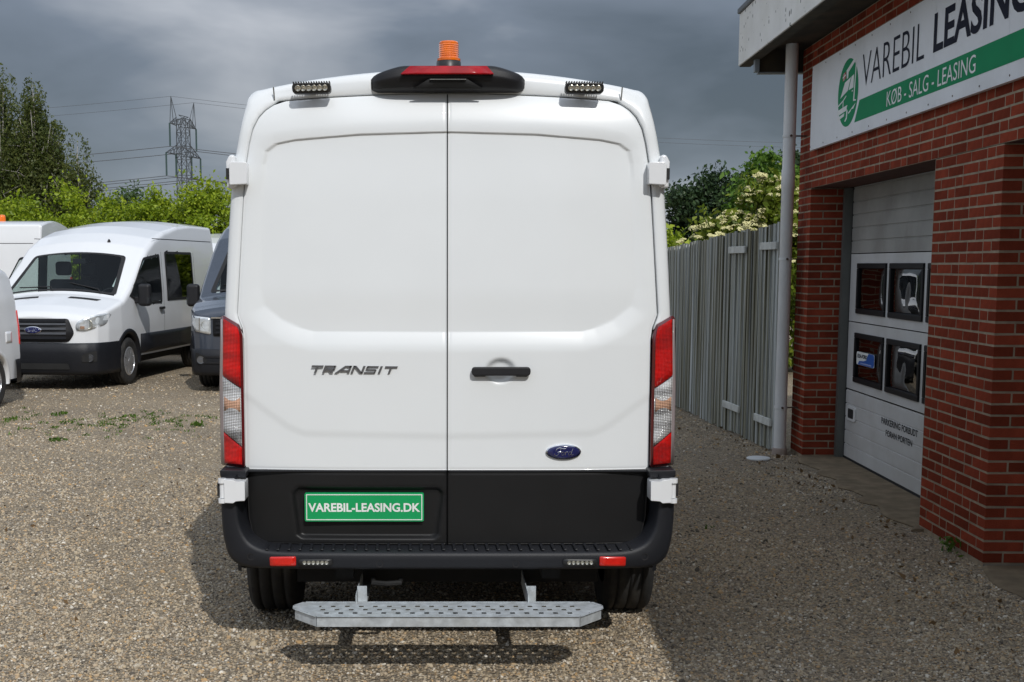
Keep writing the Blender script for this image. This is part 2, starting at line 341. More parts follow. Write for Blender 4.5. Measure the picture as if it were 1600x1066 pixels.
def plank_mat():
    m = bpy.data.materials.new('weathered_plank'); m.use_nodes = True; nt = m.node_tree; N = nt.nodes; L = nt.links; b = N['Principled BSDF']
    b.inputs['Roughness'].default_value = .9; b.inputs['Specular IOR Level'].default_value = .2
    t = N.new('ShaderNodeTexCoord'); oi = N.new('ShaderNodeObjectInfo')
    off = N.new('ShaderNodeVectorMath'); off.operation = 'ADD'
    sc = N.new('ShaderNodeMath'); sc.operation = 'MULTIPLY'; L.new(oi.outputs['Random'], sc.inputs[0]); sc.inputs[1].default_value = 37.0
    L.new(t.outputs['Object'], off.inputs[0]); L.new(sc.outputs[0], off.inputs[1])
    mp2 = N.new('ShaderNodeMapping'); mp2.inputs['Scale'].default_value = (40, 40, 1.1); L.new(off.outputs[0], mp2.inputs[0])
    n = N.new('ShaderNodeTexNoise'); n.inputs['Scale'].default_value = 1; n.inputs['Detail'].default_value = 6; L.new(mp2.outputs[0], n.inputs['Vector'])
    ad = N.new('ShaderNodeMath'); ad.operation = 'MULTIPLY_ADD'; L.new(oi.outputs['Random'], ad.inputs[0]); ad.inputs[1].default_value = .13; L.new(n.outputs[0], ad.inputs[2])
    r = N.new('ShaderNodeValToRGB'); L.new(ad.outputs[0], r.inputs[0]); cr = r.color_ramp
    cr.elements[0].position = .36; cr.elements[0].color = (.085, .080, .050, 1); cr.elements[1].position = .78; cr.elements[1].color = (.54, .565, .55, 1)
    q = cr.elements.new(.50); q.color = (.235, .225, .165, 1); q = cr.elements.new(.62); q.color = (.35, .37, .35, 1)
    L.new(r.outputs[0], b.inputs['Base Color'])
    bp = N.new('ShaderNodeBump'); bp.inputs['Strength'].default_value = .5; bp.inputs['Distance'].default_value = .004; L.new(n.outputs[0], bp.inputs['Height']); L.new(bp.outputs[0], b.inputs['Normal'])
    return m
M['plank'] = plank_mat()
M['batten'] = mat('grey_batten', (.55, .56, .52), .9, var=.2, vscale=10, bump=.3)
def leaf_mat(name, c0, c1, c2, trans=.35, gloss=.45):
    m = bpy.data.materials.new(name); m.use_nodes = True; nt = m.node_tree; N = nt.nodes; L = nt.links; b = N['Principled BSDF']; o = N['Material Output']
    b.inputs['Roughness'].default_value = gloss; b.inputs['Specular IOR Level'].default_value = .3
    g = N.new('ShaderNodeNewGeometry'); t = N.new('ShaderNodeTexCoord'); n = N.new('ShaderNodeTexNoise'); n.inputs['Scale'].default_value = .9; L.new(t.outputs['Object'], n.inputs['Vector'])
    ad = N.new('ShaderNodeMath'); ad.operation = 'MULTIPLY_ADD'; L.new(g.outputs['Random Per Island'], ad.inputs[0]); ad.inputs[1].default_value = .55
    s2 = N.new('ShaderNodeMath'); s2.operation = 'MULTIPLY'; L.new(n.outputs[0], s2.inputs[0]); s2.inputs[1].default_value = .45; L.new(s2.outputs[0], ad.inputs[2])
    r = N.new('ShaderNodeValToRGB'); L.new(ad.outputs[0], r.inputs[0]); cr = r.color_ramp
    cr.elements[0].position = .12; cr.elements[0].color = (*c0, 1); cr.elements[1].position = .85; cr.elements[1].color = (*c2, 1); q = cr.elements.new(.5); q.color = (*c1, 1)
    L.new(r.outputs[0], b.inputs['Base Color']); tr = N.new('ShaderNodeBsdfTranslucent'); L.new(r.outputs[0], tr.inputs[0])
    mx = N.new('ShaderNodeMixShader'); mx.inputs[0].default_value = trans; L.new(b.outputs[0], mx.inputs[1]); L.new(tr.outputs[0], mx.inputs[2]); L.new(mx.outputs[0], o.inputs[0])
    return m
M['leaf_hedge'] = leaf_mat('bright_hedge_leaf', (.10, .165, .010), (.25, .345, .016), (.44, .50, .045))
M['leaf_mid'] = leaf_mat('grey_green_leaf', (.035, .070, .020), (.070, .125, .035), (.14, .20, .07))
M['leaf_birch'] = leaf_mat('birch_leaf', (.040, .064, .015), (.090, .118, .028), (.160, .175, .050), trans=.35)
M['leaf_dark'] = leaf_mat('dark_tree_leaf', (.018, .038, .016), (.032, .062, .024), (.06, .10, .035), trans=.25)
M['leaf_elder'] = leaf_mat('elder_leaf', (.065, .110, .010), (.150, .205, .018), (.27, .31, .045))
M['leaf_bright'] = leaf_mat('fresh_green_leaf', (.045, .105, .014), (.100, .200, .025), (.18, .30, .05))
M['flower'] = mat('cream_elder_flower', (.62, .58, .29), .9, var=.15, vscale=30)
M['weed'] = leaf_mat('weed_leaf', (.05, .10, .015), (.09, .17, .02), (.15, .24, .04))
def gravel_mat(name, inst):
    m = bpy.data.materials.new(name); m.use_nodes = True; nt = m.node_tree; N = nt.nodes; L = nt.links; b = N['Principled BSDF']
    b.inputs['Roughness'].default_value = .85; b.inputs['Specular IOR Level'].default_value = .25
    r = N.new('ShaderNodeValToRGB'); cr = r.color_ramp
    stops = [(0, (.085, .073, .060)), (.14, (.23, .195, .15)), (.34, (.39, .32, .228)), (.56, (.49, .40, .272)), (.70, (.45, .40, .325)), (.82, (.48, .31, .145)), (.92, (.50, .435, .335)), (1, (.74, .69, .60))]
    cr.elements[0].position = 0; cr.elements[0].color = (*stops[0][1], 1); cr.elements[1].position = 1; cr.elements[1].color = (*stops[-1][1], 1)
    for p, c in stops[1:-1]:
        q = cr.elements.new(p); q.color = (*c, 1)
    t = N.new('ShaderNodeTexCoord')
    if inst:
        oi = N.new('ShaderNodeObjectInfo'); L.new(oi.outputs['Random'], r.inputs[0]); L.new(r.outputs[0], b.inputs['Base Color'])
    else:
        v = N.new('ShaderNodeTexVoronoi'); v.inputs['Scale'].default_value = 74; L.new(t.outputs['Object'], v.inputs['Vector'])
        sx = N.new('ShaderNodeSeparateColor'); L.new(v.outputs['Color'], sx.inputs[0]); L.new(sx.outputs[0], r.inputs[0])
        n = N.new('ShaderNodeTexNoise'); n.inputs['Scale'].default_value = .55; n.inputs['Detail'].default_value = 6; n.inputs['Roughness'].default_value = .65; L.new(t.outputs['Object'], n.inputs['Vector'])
        rr = N.new('ShaderNodeValToRGB'); L.new(n.outputs[0], rr.inputs[0]); rr.color_ramp.elements[0].position = .3; rr.color_ramp.elements[0].color = (.72, .72, .74, 1); rr.color_ramp.elements[1].position = .7; rr.color_ramp.elements[1].color = (1.10, 1.07, 1.02, 1)
        mu = N.new('ShaderNodeMix'); mu.data_type = 'RGBA'; mu.blend_type = 'MULTIPLY'; mu.inputs[0].default_value = 1; L.new(r.outputs[0], mu.inputs[6]); L.new(rr.outputs[0], mu.inputs[7])
        # sandy fines in patches over the stones
        n4 = N.new('ShaderNodeTexNoise'); n4.inputs['Scale'].default_value = 1.7; n4.inputs['Detail'].default_value = 7; L.new(t.outputs['Object'], n4.inputs['Vector'])
        r4 = N.new('ShaderNodeValToRGB'); L.new(n4.outputs[0], r4.inputs[0]); r4.color_ramp.elements[0].position = .5; r4.color_ramp.elements[0].color = (0, 0, 0, 1); r4.color_ramp.elements[1].position = .72; r4.color_ramp.elements[1].color = (.55,)*3+(1,)
        mx = N.new('ShaderNodeMix'); mx.data_type = 'RGBA'; L.new(r4.outputs[0], mx.inputs[0]); L.new(mu.outputs[2], mx.inputs[6]); mx.inputs[7].default_value = (.36, .285, .185, 1)
        re = N.new('ShaderNodeValToRGB'); L.new(v.outputs['Distance'], re.inputs[0]); re.color_ramp.elements[0].position = .38; re.color_ramp.elements[0].color = (0, 0, 0, 1); re.color_ramp.elements[1].position = .72; re.color_ramp.elements[1].color = (.75,)*3+(1,)  # gaps between stones darkened: crevice shade painted into the colour
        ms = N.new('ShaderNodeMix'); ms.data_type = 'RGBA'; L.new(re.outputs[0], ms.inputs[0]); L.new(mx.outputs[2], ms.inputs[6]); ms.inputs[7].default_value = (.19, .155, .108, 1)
        L.new(ms.outputs[2], b.inputs['Base Color'])
        bp = N.new('ShaderNodeBump'); bp.inputs['Strength'].default_value = 1; bp.inputs['Distance'].default_value = .014; bp.invert = True; L.new(v.outputs['Distance'], bp.inputs['Height']); L.new(bp.outputs[0], b.inputs['Normal'])
    return m
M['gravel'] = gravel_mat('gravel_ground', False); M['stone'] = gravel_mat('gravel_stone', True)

# ------------------------------------------------------------------ vehicles
class Spec:
    """a van body: y = 0 at the rear bumper, L at the front bumper; d = distance back from the front"""
    def __init__(s, L, HW, zb, top, nose, sh, crown=.085, rad=((0, .06),), y0=.20, rearw=((0, 1), (9, 1))):
        s.L, s.HW, s.zb, s.crown, s.y0 = L, HW, zb, crown, y0
        s.td, s.tz = zip(*top); s.nx, s.nd = zip(*nose); s.shz, s.shv = zip(*sh); s.rd, s.rr = zip(*rad); s.ry, s.rw = zip(*rearw)
    def topz(s, y): return float(np.interp(s.L-y, s.td, s.tz))
    def hw(s, y): return s.HW*float(np.interp(s.L-y, s.nd, s.nx))*float(np.interp(y, s.ry, s.rw))
    def nosed(s, x): return float(np.interp(abs(x)/s.HW, s.nx, s.nd))
    def side(s, y, z): return s.hw(y)*float(np.interp(z, s.shz, s.shv))
    def rc(s, y): return min(float(np.interp(s.L-y, s.rd, s.rr)), (s.topz(y)-s.zb)*.4)
    def prof(s, y, n1=26, n2=7, n3=12):
        zt = s.topz(y); r = s.rc(y); cr = min(s.crown, (zt-s.zb)*.1); zc = zt-r-cr
        P = [(s.side(y, z), z) for z in np.linspace(s.zb, zc, n1)]
        xc = P[-1][0]
        P += [(xc-r+r*math.cos(a), zc+r*math.sin(a)) for a in np.linspace(0, PI/2, n2)[1:]]
        P += [(x, zt-cr*(x/(xc-r))**2) for x in np.linspace(xc-r, 0, n3)[1:]]
        return P
    def roof(s, x, y):
        zt = s.topz(y); cr = min(s.crown, (zt-s.zb)*.1); xc = s.side(y, zt-s.rc(y)-cr)-s.rc(y)
        return zt-cr*min(1.3, (x/xc)**2)
    def body(s, name, m, parent, side_holes=(), top_holes=(), wheels=(), wr=.43, extra=()):
        ys = sorted(set(np.round(np.concatenate([np.linspace(s.y0, s.L-.02, int((s.L-s.y0)/.055)), [s.L-v for v in s.nd if .02 < v < s.L-s.y0], [s.L-v for v in s.td if .02 < v < s.L-s.y0]]), 4)))
        V = []; F = []; n = None; half = []
        for y in ys:
            P = s.prof(y); half = len(P); ring = [(-x, z) for x, z in P]+[(x, z) for x, z in P[-2::-1]]; n = len(ring)
            V += [(x, y, z) for x, z in ring]
        for i in range(len(ys)-1):
            for k in range(n-1):
                q = [V[i*n+k], V[i*n+k+1], V[(i+1)*n+k+1], V[(i+1)*n+k]]
                cx, cy, cz = [sum(p[j] for p in q)/4 for j in range(3)]
                kk = min(k, n-2-k); skip = False
                if kk < 26:
                    for wy, wz in wheels:
                        if (cy-wy)**2+(cz-wz)**2 < wr*wr: skip = True
                    for pl in side_holes:
                        if inpoly(cy, cz, pl): skip = True
                else:
                    for pl in top_holes:
                        if inpoly(cy, abs(cx), pl): skip = True
                if not skip: F.append((i*n+k, i*n+k+1, (i+1)*n+k+1, (i+1)*n+k))
        F.append(tuple(range((len(ys)-1)*n, len(ys)*n)))
        o = mobj(name, V, F, m, parent, smooth=True)
        o.data.polygons[len(F)-1].use_smooth = False
        return o
    def S(s, sg, outward=0): return lambda y, z, o: (sg*(s.side(y, z)+o), y, z)
    def R(s): return lambda y, x, o: (x, y, s.roof(x, y)+o)
    def N(s, flat=0): return lambda x, z, o: (x, s.L-s.nosed(x)+o, z)

def wheel(parent, x, y, r, wdt, sg, style='steel', name='wheel'):
    b = MB(); h = wdt/2; ri = r*.60
    prof = [(ri, -h*.86), (r*.80, -h), (r*.95, -h*.96), (r*.985, -h*.82)]
    for c in (-.5, 0, .5):
        prof += [(r, h*c-h*.30), (r, h*c-h*.05*1), (r*.965, h*c-h*.04), (r*.965, h*c+h*.04), (r, h*c+h*.05)]
    prof += [(r, h*.78), (r*.985, h*.82), (r*.95, h*.96), (r*.80, h), (ri, h*.86)]
    b.lathe(prof, (x, y, r), 'x', 48); t = b.obj(name, M['rubber'], parent, smooth=True)
    b = MB().lathe([(ri*1.01, h*.86*sg), (ri*.96, h*.62*sg), (ri*.90, h*.50*sg), (.02, h*.42*sg)], (x, y, r), 'x', 36)
    b.lathe([(ri*.5, h*.40*sg), (ri*.5, -h*.8*sg), (.01, -h*.8*sg)], (x, y, r), 'x', 24)
    b.obj('rim', M['dark'] if style != 'steel' else M['badge_metal'], t, smooth=True)
    b = MB().lathe([(ri*1.02, h*.90*sg), (ri*.93, h*.96*sg), (ri*.90, h*.84*sg)], (x, y, r), 'x', 40)
    ns = 10 if style == 'spoke' else 8
    for k in range(ns):
        a = 2*PI*k/ns; ca, sa = math.cos(a), math.sin(a)
        w1, w2 = (ri*.13, ri*.10) if style == 'spoke' else (ri*.15, ri*.30)
        fn = lambda u, v, d: (x+sg*(h*.80+d+ (1-v/ri)*.012), y+v*ca-u*sa, r+v*sa+u*ca)
        b.prism([(-w1*.7, ri*.15), (w1*.7, ri*.15), (w2, ri*.93), (-w2, ri*.93)], fn, -.012, .012)
    b.lathe([(ri*.26, h*.80*sg), (ri*.24, h*1.0*sg), (.001, h*1.04*sg)], (x, y, r), 'x', 24)
    b.obj('hubcap', M['alloy'], t)
    return t

SH_VAN = [(.2, .97), (.45, .985), (.84, 1.0), (1.34, .996), (1.51, .987), (1.84, .968), (2.09, .949), (2.23, .930), (2.36, .904), (2.47, .878), (2.6, .86)]
def van_spec(L, zt=2.60, y0=.20):
    k = (zt-1.33)/1.27; f = lambda z: 1.33+(z-1.33)*k
    return Spec(L, 1.0, .40, [(0, 1.02), (.02, 1.03), (.10, 1.10), (.30, 1.18), (.86, 1.33), (1.74, f(2.01)), (1.95, f(2.17)), (2.3, f(2.33)), (2.8, f(2.46)), (3.5, f(2.56)), (4.2, f(2.60)), (9, f(2.60))],
                [(0, 0), (.52, .02), (.72, .06), (.86, .17), (.94, .38), (.985, .75), (1.0, 1.2), (1.01, 2.5), (1.0, 9)], SH_VAN,
                rad=((0, .05), (.8, .07), (1.0, .10), (1.8, .12), (2.6, .10), (4, .06), (9, .06)), y0=y0)
def script_badge(parent, c, rx, rz, fn, grp='badge'):
    """oval badge with a handwriting-style word; fn(a,b,off)"""
    el = [(c[0]+rx*math.cos(t), c[1]+rz*math.sin(t)) for t in np.linspace(0, 2*PI, 33)[:-1]]
    b = patch('badge', el, fn, M['chrome'], parent, off=.007, rings=2, skirt=.010, step=1)
    el2 = [(c[0]+rx*.93*math.cos(t), c[1]+rz*.86*math.sin(t)) for t in np.linspace(0, 2*PI, 33)[:-1]]
    patch('badge_field', el2, fn, M['blue'], b, off=.010, rings=3, skirt=.004, step=1)
    strokes = [[(-.46, .08), (-.40, .34), (-.22, .46), (.0, .36), (.14, .40)], [(-.14, .40), (-.24, .0), (-.38, -.36), (-.52, -.34), (-.54, -.16)], [(-.36, -.02), (-.22, .04), (-.12, -.0)],
               [(-.02, .02), (-.12, -.12), (-.10, -.34), (.0, -.30), (.04, -.08), (-.02, .02)], [(.12, .0), (.09, -.34)], [(.11, -.10), (.18, .02), (.25, .0)],
               [(.44, .0), (.34, .0), (.28, -.20), (.34, -.34), (.46, -.16)], [(.56, .38), (.48, .0), (.44, -.26), (.50, -.34), (.58, -.26)]]
    g = MB()
    for st in strokes:
        pts = []
        for i in range(len(st)-1):
            p0 = Vector(st[max(i-1, 0)]); p1 = Vector(st[i]); p2 = Vector(st[i+1]); p3 = Vector(st[min(i+2, len(st)-1)])
            for t in (0, .33, .66): pts.append(.5*((2*p1)+(p2-p0)*t+(2*p0-5*p1+4*p2-p3)*t*t+(3*p1-p0-3*p2+p3)*t**3))
        pts.append(Vector(st[-1]))
        g.tube([fn(c[0]+p.x*rx*.95, c[1]+p.y*rz*1.2, .0112) for p in pts], rz*.038, 5)
    g.obj('badge_script', M['chrome'], b)
    return b

WIN_FRONT = [(1.10, 1.30), (1.72, 1.84), (2.42, 1.90), (2.42, 1.17), (1.50, 1.17)]   # (d, z)
WIN_REAR = [(2.70, 1.20), (2.70, 1.94), (4.02, 1.94), (4.02, 1.20)]
WSC = [(.93, .82), (1.70, .70)]                                                      # (d, half width)
def van_front(root, sp, body_m, glass=True, crew=True, style='white'):
    L = sp.L; hs = []; th = []
    D = lambda p: [(L-a, b) for a, b in p]
    if glass:
        hs.append(D(WIN_FRONT))
        if crew: hs.append(D(WIN_REAR))
        th.append([(L-WSC[0][0], 0), (L-WSC[0][0], WSC[0][1]-.03), (L-WSC[1][0], WSC[1][1]-.03), (L-WSC[1][0], 0)])
    axf, axr = L-1.02, getattr(sp, 'axr', 1.22)
    bo = sp.body('body', body_m, root, hs, th, wheels=((axf, .36), (axr, .36)), wr=.42)
    MB().box(-.70, .70, .35, L-.55, .28, .80).box(-.86, .86, 1.75, L-1.6, .28, .60).obj('underbody', M['dark'], root)
    # windscreen, side glass
    wp = [(L-WSC[0][0], -WSC[0][1]), (L-WSC[0][0], WSC[0][1]), (L-WSC[1][0], WSC[1][1]), (L-WSC[1][0], -WSC[1][1])]
    wp = fillet(wp, .06)
    ws = patch('windscreen', wp, sp.R(), M['glass'], root, off=.006, rings=4, skirt=0)
    fr = MB(); big = densify(wp, .06); c = np.mean(np.array(big), 0); n = len(big)
    fn = sp.R()
    V = [fn(c[0]+(a-c[0])*1.03, c[1]+(b-c[1])*1.03, .008) for a, b in big]+[fn(c[0]+(a-c[0])*.94, c[1]+(b-c[1])*.95, .0085) for a, b in big]
    fr.add(V, [(i, (i+1) % n, n+(i+1) % n, n+i) for i in range(n)]); fr.obj('windscreen_border', M['gap'], ws, smooth=True)
    for sg in (-1, 1):
        fn = sp.S(sg); wins = [WIN_FRONT]+([WIN_REAR] if crew else [])
        for wv in wins:
            pl = fillet(D(wv), .05); g = patch('side_window', pl, fn, M['glass'] if (wv is WIN_FRONT or sg > 0) else M['glassdark'], root, off=.005, rings=3, skirt=0)
            big = densify(pl, .06); c = np.mean(np.array(big), 0); n = len(big)
            V = [fn(c[0]+(a-c[0])*1.035, c[1]+(b-c[1])*1.045, .007) for a, b in big]+[fn(c[0]+(a-c[0])*.95, c[1]+(b-c[1])*.94, .0075) for a, b in big]
            MB().add(V, [(i, (i+1) % n, n+(i+1) % n, n+i) for i in range(n)]).obj('window_seal', M['gap'], g, smooth=True)
        # dark lower side strip, arch trims, panel gaps
        patch('side_cladding', [(axr+.46, .43), (axr+.46, .72), (axf-.46, .72), (axf-.46, .43)], fn, M['bumper'], root, off=.012, rings=2, step=.2)
        for ay in (axf, axr):
            V = []; F = []; m_ = 22
            for k in range(m_+1):
                a = PI*(-.06+1.12*k/m_)
                for r_, o_ in ((.395, -.10), (.395, .012), (.455, .014), (.465, -.004)):
                    yy, zz_ = ay+r_*math.cos(a), .36+r_*math.sin(a); V.append(fn(min(yy, L-.05), max(zz_, .30), o_))
            for k in range(m_):
                for j in range(3): F.append((k*4+j, k*4+j+1, (k+1)*4+j+1, (k+1)*4+j))
            mobj('wheel_arch', V, F, M['bumper'], root, smooth=True)
        g = MB()
        for d in (2.52, 4.14):
            V = []
            for z in np.linspace(.45, 1.95, 16):
                V += [fn(L-d-.004, z, .003), fn(L-d+.004, z, .003)]
            g.add(V, [(2*i, 2*i+1, 2*i+3, 2*i+2) for i in range(15)])
        V = []
        for y in np.linspace(.3, L-2.2, 20): V += [fn(y, 2.145, .003), fn(y, 2.156, .003)]
        g.add(V, [(2*i, 2*i+1, 2*i+3, 2*i+2) for i in range(19)])
        g.obj('panel_gap', M['gap'], root)
        h = MB().box(*sorted((sg*(sp.side(L-2.38, 1.1)-.0), sg*(sp.side(L-2.38, 1.1)+.045))), L-2.47, L-2.29, 1.06, 1.10).obj('door_handle', M['black'], root, bevel=.012)
        # mirror
        xm = sp.side(L-1.25, 1.3)
        b = MB().box(*sorted((sg*(xm+.06), sg*(xm+.25))), L-1.34, L-1.22, 1.14, 1.47); mo = b.obj('mirror', M['black'], root, bevel=.05, seg=4)
        MB().box(*sorted((sg*(xm-.03), sg*(xm+.14))), L-1.36, L-1.26, 1.18, 1.28).obj('mirror_arm', M['black'], mo, bevel=.02)
        MB().box(*sorted((sg*(xm+.09), sg*(xm+.22))), L-1.346, L-1.341, 1.18, 1.43).obj('mirror_glass', M['chrome'], mo)
        MB().box(*sorted((sg*(xm+.20), sg*(xm+.254))), L-1.30, L-1.215, 1.17, 1.27).obj('indicator', M['lampglass'], mo, bevel=.012)
    nf = sp.N()
    if glass:
        rf = sp.R()
        for x0, x1, d1 in ((-.62, -.10, 1.06), (.10, .66, 1.02)):
            MB().tube([rf(L-.90, x0, .02), rf(L-.96, x0+.05, .03), rf(L-d1, x1, .016)], .009, 5).obj('wiper', M['gap'], root)
        MB().box(-.10, .10, L-1.70, L-1.64, 1.76, 1.84).obj('inner_mirror', M['black'], root, bevel=.01)
    if style == 'white':
        gp = fillet([(-.50, .68), (.50, .68), (.58, .80), (.50, 1.005), (-.50, 1.005), (-.58, .80)], .05)
        gr = patch('grille', gp, nf, M['black'], root, off=.012, rings=2, skirt=.03)
        for k, z in enumerate((.735, .80, .865, .93, .975)):
            V = []; xs = np.linspace(-.47, .47, 15)
            for x in xs:
                for dz, o in ((-.017, .014), (-.014, .028), (.014, .026), (.017, .014)): V.append(nf(x, z+dz, o))
            F = [(i*4+j, i*4+j+1, (i+1)*4+j+1, (i+1)*4+j) for i in range(14) for j in range(3)]
            mobj('grille_slat', V, F, M['badge_metal'] if k in (1, 2, 3) else M['bumper'], gr)
        script_badge(root, (0, .845), .125, .052, lambda a, b, o: nf(a, b, .03+o))
        for sg in (-1, 1):
            hp = [(sg*.60, .84), (sg*.74, .83), (sg*.925, .91), (sg*.955, 1.075), (sg*.86, 1.06), (sg*.66, .985), (sg*.60, .93)]
            if sg < 0: hp = hp[::-1]
            hp = fillet(hp, .04)
            hl = patch('headlight', hp, nf, M['reflector'], root, off=.010, rings=3, skirt=.02)
            patch('headlight_cover', hp, nf, M['lampglass'], hl, off=.022, rings=4, skirt=.006)
            MB().lathe([(.001, .0), (.05, .0), (.062, .014), (.066, .012)], (sg*.76, L-sp.nosed(.76)-.0, .925), 'y', 20).obj('projector', M['led'], hl)
            patch('indicator', fillet([(sg*.66, .86), (sg*.72, .86), (sg*.72, .90), (sg*.66, .90)][::sg], .01), nf, M['amberin'], hl, off=.016, rings=2, skirt=.004)
            vt = [(L-.66, sg*.22), (L-.66, sg*.66), (L-.735, sg*.70), (L-.735, sg*.24)]
            patch('bonnet_vent', vt, sp.R(), M['gap'], root, off=.004, rings=2, skirt=0)
        bz = (.22, .665); mlow = M['bumper']
    else:
        gp = fillet([(-.60, .78), (.60, .78), (.60, 1.02), (-.60, 1.02)], .03)
        gr = patch('grille', gp, nf, M['black'], root, off=.012, rings=2, skirt=.03)
        for z in (.83, .89, .95):
            V = []
            for x in np.linspace(-.56, .56, 15):
                for dz, o in ((-.014, .014), (-.012, .026), (.012, .026), (.014, .014)): V.append(nf(x, z+dz, o))
            mobj('grille_slat', V, [(i*4+j, i*4+j+1, (i+1)*4+j+1, (i+1)*4+j) for i in range(14) for j in range(3)], M['bumper'], gr)
        V = []
        for x in np.linspace(-.62, .62, 15):
            for dz, o in ((-.012, .014), (-.010, .028), (.010, .028), (.012, .014)): V.append(nf(x, 1.03+dz, o))
        mobj('chrome_strip', V, [(i*4+j, i*4+j+1, (i+1)*4+j+1, (i+1)*4+j) for i in range(14) for j in range(3)], M['chrome'], gr)
        MB().lathe([(.001, .03), (.07, .03), (.08, .02), (.082, .0)], (0, L, .91), 'y', 24).obj('badge', M['chrome'], root)
        for sg in (-1, 1):
            hp = fillet([(sg*.63, .80), (sg*.86, .84), (sg*.955, .92), (sg*.955, 1.06), (sg*.63, 1.03)][::sg], .03)
            hl = patch('headlight', hp, nf, M['reflector'], root, off=.010, rings=3, skirt=.02)
            patch('headlight_cover', hp, nf, M['lampglass'], hl, off=.022, rings=4, skirt=.006)
            MB().box(sg*.79-.012, sg*.79+.012, L-sp.nosed(.79)-.03, L-sp.nosed(.79)+.013, .84, 1.03).obj('lamp_divider', M['chrome'], hl)
            MB().lathe([(.001, .0), (.045, .0), (.055, .012)], (sg*.71, L-sp.nosed(.71), .93), 'y', 18).obj('projector', M['led'], hl)
        bz = (.24, .60); mlow = M['bumper']
    # front bumper wraps round the nose
    V = []; F = []; xs = np.concatenate([np.linspace(-.985, -.75, 12), np.linspace(-.7, .7, 21), np.linspace(.75, .985, 12)])
    for x in xs:
        for z, o in ((bz[0], -.16), (bz[0], .005), (bz[0]+.06, .03), (bz[1]-.14, .045), (bz[1]-.02, .035), (bz[1], .012)): V.append(nf(x, z, o))
    for i in range(len(xs)-1):
        for j in range(5): F.append((i*6+j, i*6+j+1, (i+1)*6+j+1, (i+1)*6+j))
    fb = mobj('front_bumper', V, F, mlow, root, smooth=True)
    patch('air_intake', fillet([(-.52, .30), (.52, .30), (.50, .385), (-.50, .385)], .02), nf, M['dark'], fb, off=.045, rings=2, skirt=0)
    if style != 'white':
        for z in (.42, .50):
            V = []
            for x in np.linspace(-.72, .72, 15):
                for dz, o in ((-.014, .04), (-.012, .058), (.012, .058), (.014, .04)): V.append(nf(x, z+dz, o))
            mobj('bumper_bar', V, [(i*4+j, i*4+j+1, (i+1)*4+j+1, (i+1)*4+j) for i in range(14) for j in range(3)], M['black'], fb)
    for sg in (-1, 1):
        patch('fog_lamp_bay', fillet([(sg*.68, .40), (sg*.86, .40), (sg*.86, .56), (sg*.68, .50)][::sg], .03), nf, M['dark'], fb, off=.048, rings=2, skirt=0)
        yb = L-sp.nosed(.775)+.035
        MB().lathe([(.001, .02), (.04, .018), (.052, .02), (.056, .0)], (sg*.775, yb, .455), 'y', 20).obj('fog_lamp', M['badge_metal'], fb)
    # interior
    if glass:
        MB().box(-.84, .84, L-1.55, L-.80, .80, 1.12).box(-.80, .80, L-1.35, L-.95, 1.12, 1.20).obj('dashboard', M['seat'], root, bevel=.04)
        MB().box(-.88, .88, L-4.6, L-1.6, .55, .70).obj('cabin_floor', M['seat'], root)
        MB().box(-.90, .90, L-4.30, L-4.26, .6, 2.0).obj('cabin_bulkhead', M['seat'], root)
        for sx, wd in ((-.48, .24), (.22, .22), (.64, .22)):
            st = MB().box(sx-wd, sx+wd, L-2.55, L-2.02, .75, .95).box(sx-wd, sx+wd, L-2.62, L-2.46, .95, 1.52).obj('seat', M['seat'], root, bevel=.06, seg=3)
            MB().box(sx-.13, sx+.13, L-2.60, L-2.50, 1.58, 1.80).obj('headrest', M['seat'], st, bevel=.05, seg=3)
        a = [(-.48+.19*math.cos(t), L-1.62-.09*math.sin(t), 1.22+.17*math.sin(t)) for t in np.linspace(0, 2*PI, 25)]
        MB().tube(a, .016, 6, cap=False).obj('steering_wheel', M['black'], root)
    for sg in (-1, 1):
        wheel(root, sg*.878, axf, .345, .235, sg); wheel(root, sg*.878+getattr(sp, 'axo', 0), axr, .350, .24, sg)
    return bo
def simple_rear(root, sp, m):
    P = sp.prof(sp.y0); ring = [(-x, z) for x, z in P]+[(x, z) for x, z in P[-2::-1]]; n = len(ring)
    V = [(x, sp.y0, z) for x, z in ring]+[(x*.975, sp.y0-.05, .45+(z-.45)*.985) for x, z in ring]
    F = [(k, n+k, n+k+1, k+1) for k in range(n-1)]+[tuple(range(n, 2*n))]
    b = mobj('rear_doors', V, F, m, root, smooth=True); b.data.polygons[len(F)-1].use_smooth = False
    MB().box(-.98, .98, .0, .30, .36, .56).obj('rear_bumper', M['bumper'], root, bevel=.05)
    for sg in (-1, 1): MB().box(*sorted((sg*.87, sg*.99)), .13, .24, .86, 1.50).obj('tail_lamp', M['red'], root, bevel=.02)

# ------------------------------------------------------------------ the main van seen from behind
def ybase(x, z):
    x = np.abs(x); return .115+.05*np.maximum(0, z-1.4)+.045*(x/.93)**4+.11*np.maximum(0, (z-2.30)/.3)**2
PANEL = [(0, 2.318), (-.385, 2.307), (-.661, 2.285), (-.744, 2.269), (-.786, 2.239), (-.798, 2.185), (-.813, 1.788), (-.823, 1.649), (-.805, 1.571), (-.728, 1.51), (-.644, 1.473), (-.588, 1.459), (0, 1.457)]
PANEL = PANEL+[(-x, z) for x, z in PANEL[-2:0:-1]]
SCAL = [(0, 1.38), (-.60, 1.39), (-.73, 1.46), (-1.0, 1.62), (-1.0, 1.25), (-.857, 1.16), (-.704, 1.049), (-.634, 1.018), (0, 1.006)]
SCAL = SCAL+[(-x, z) for x, z in SCAL[-2:0:-1]]
PLATEREC = [(-.665, .765), (-.04, .765), (-.018, .740), (-.045, .552), (-.062, .538), (-.65, .538), (-.668, .552), (-.690, .740)]
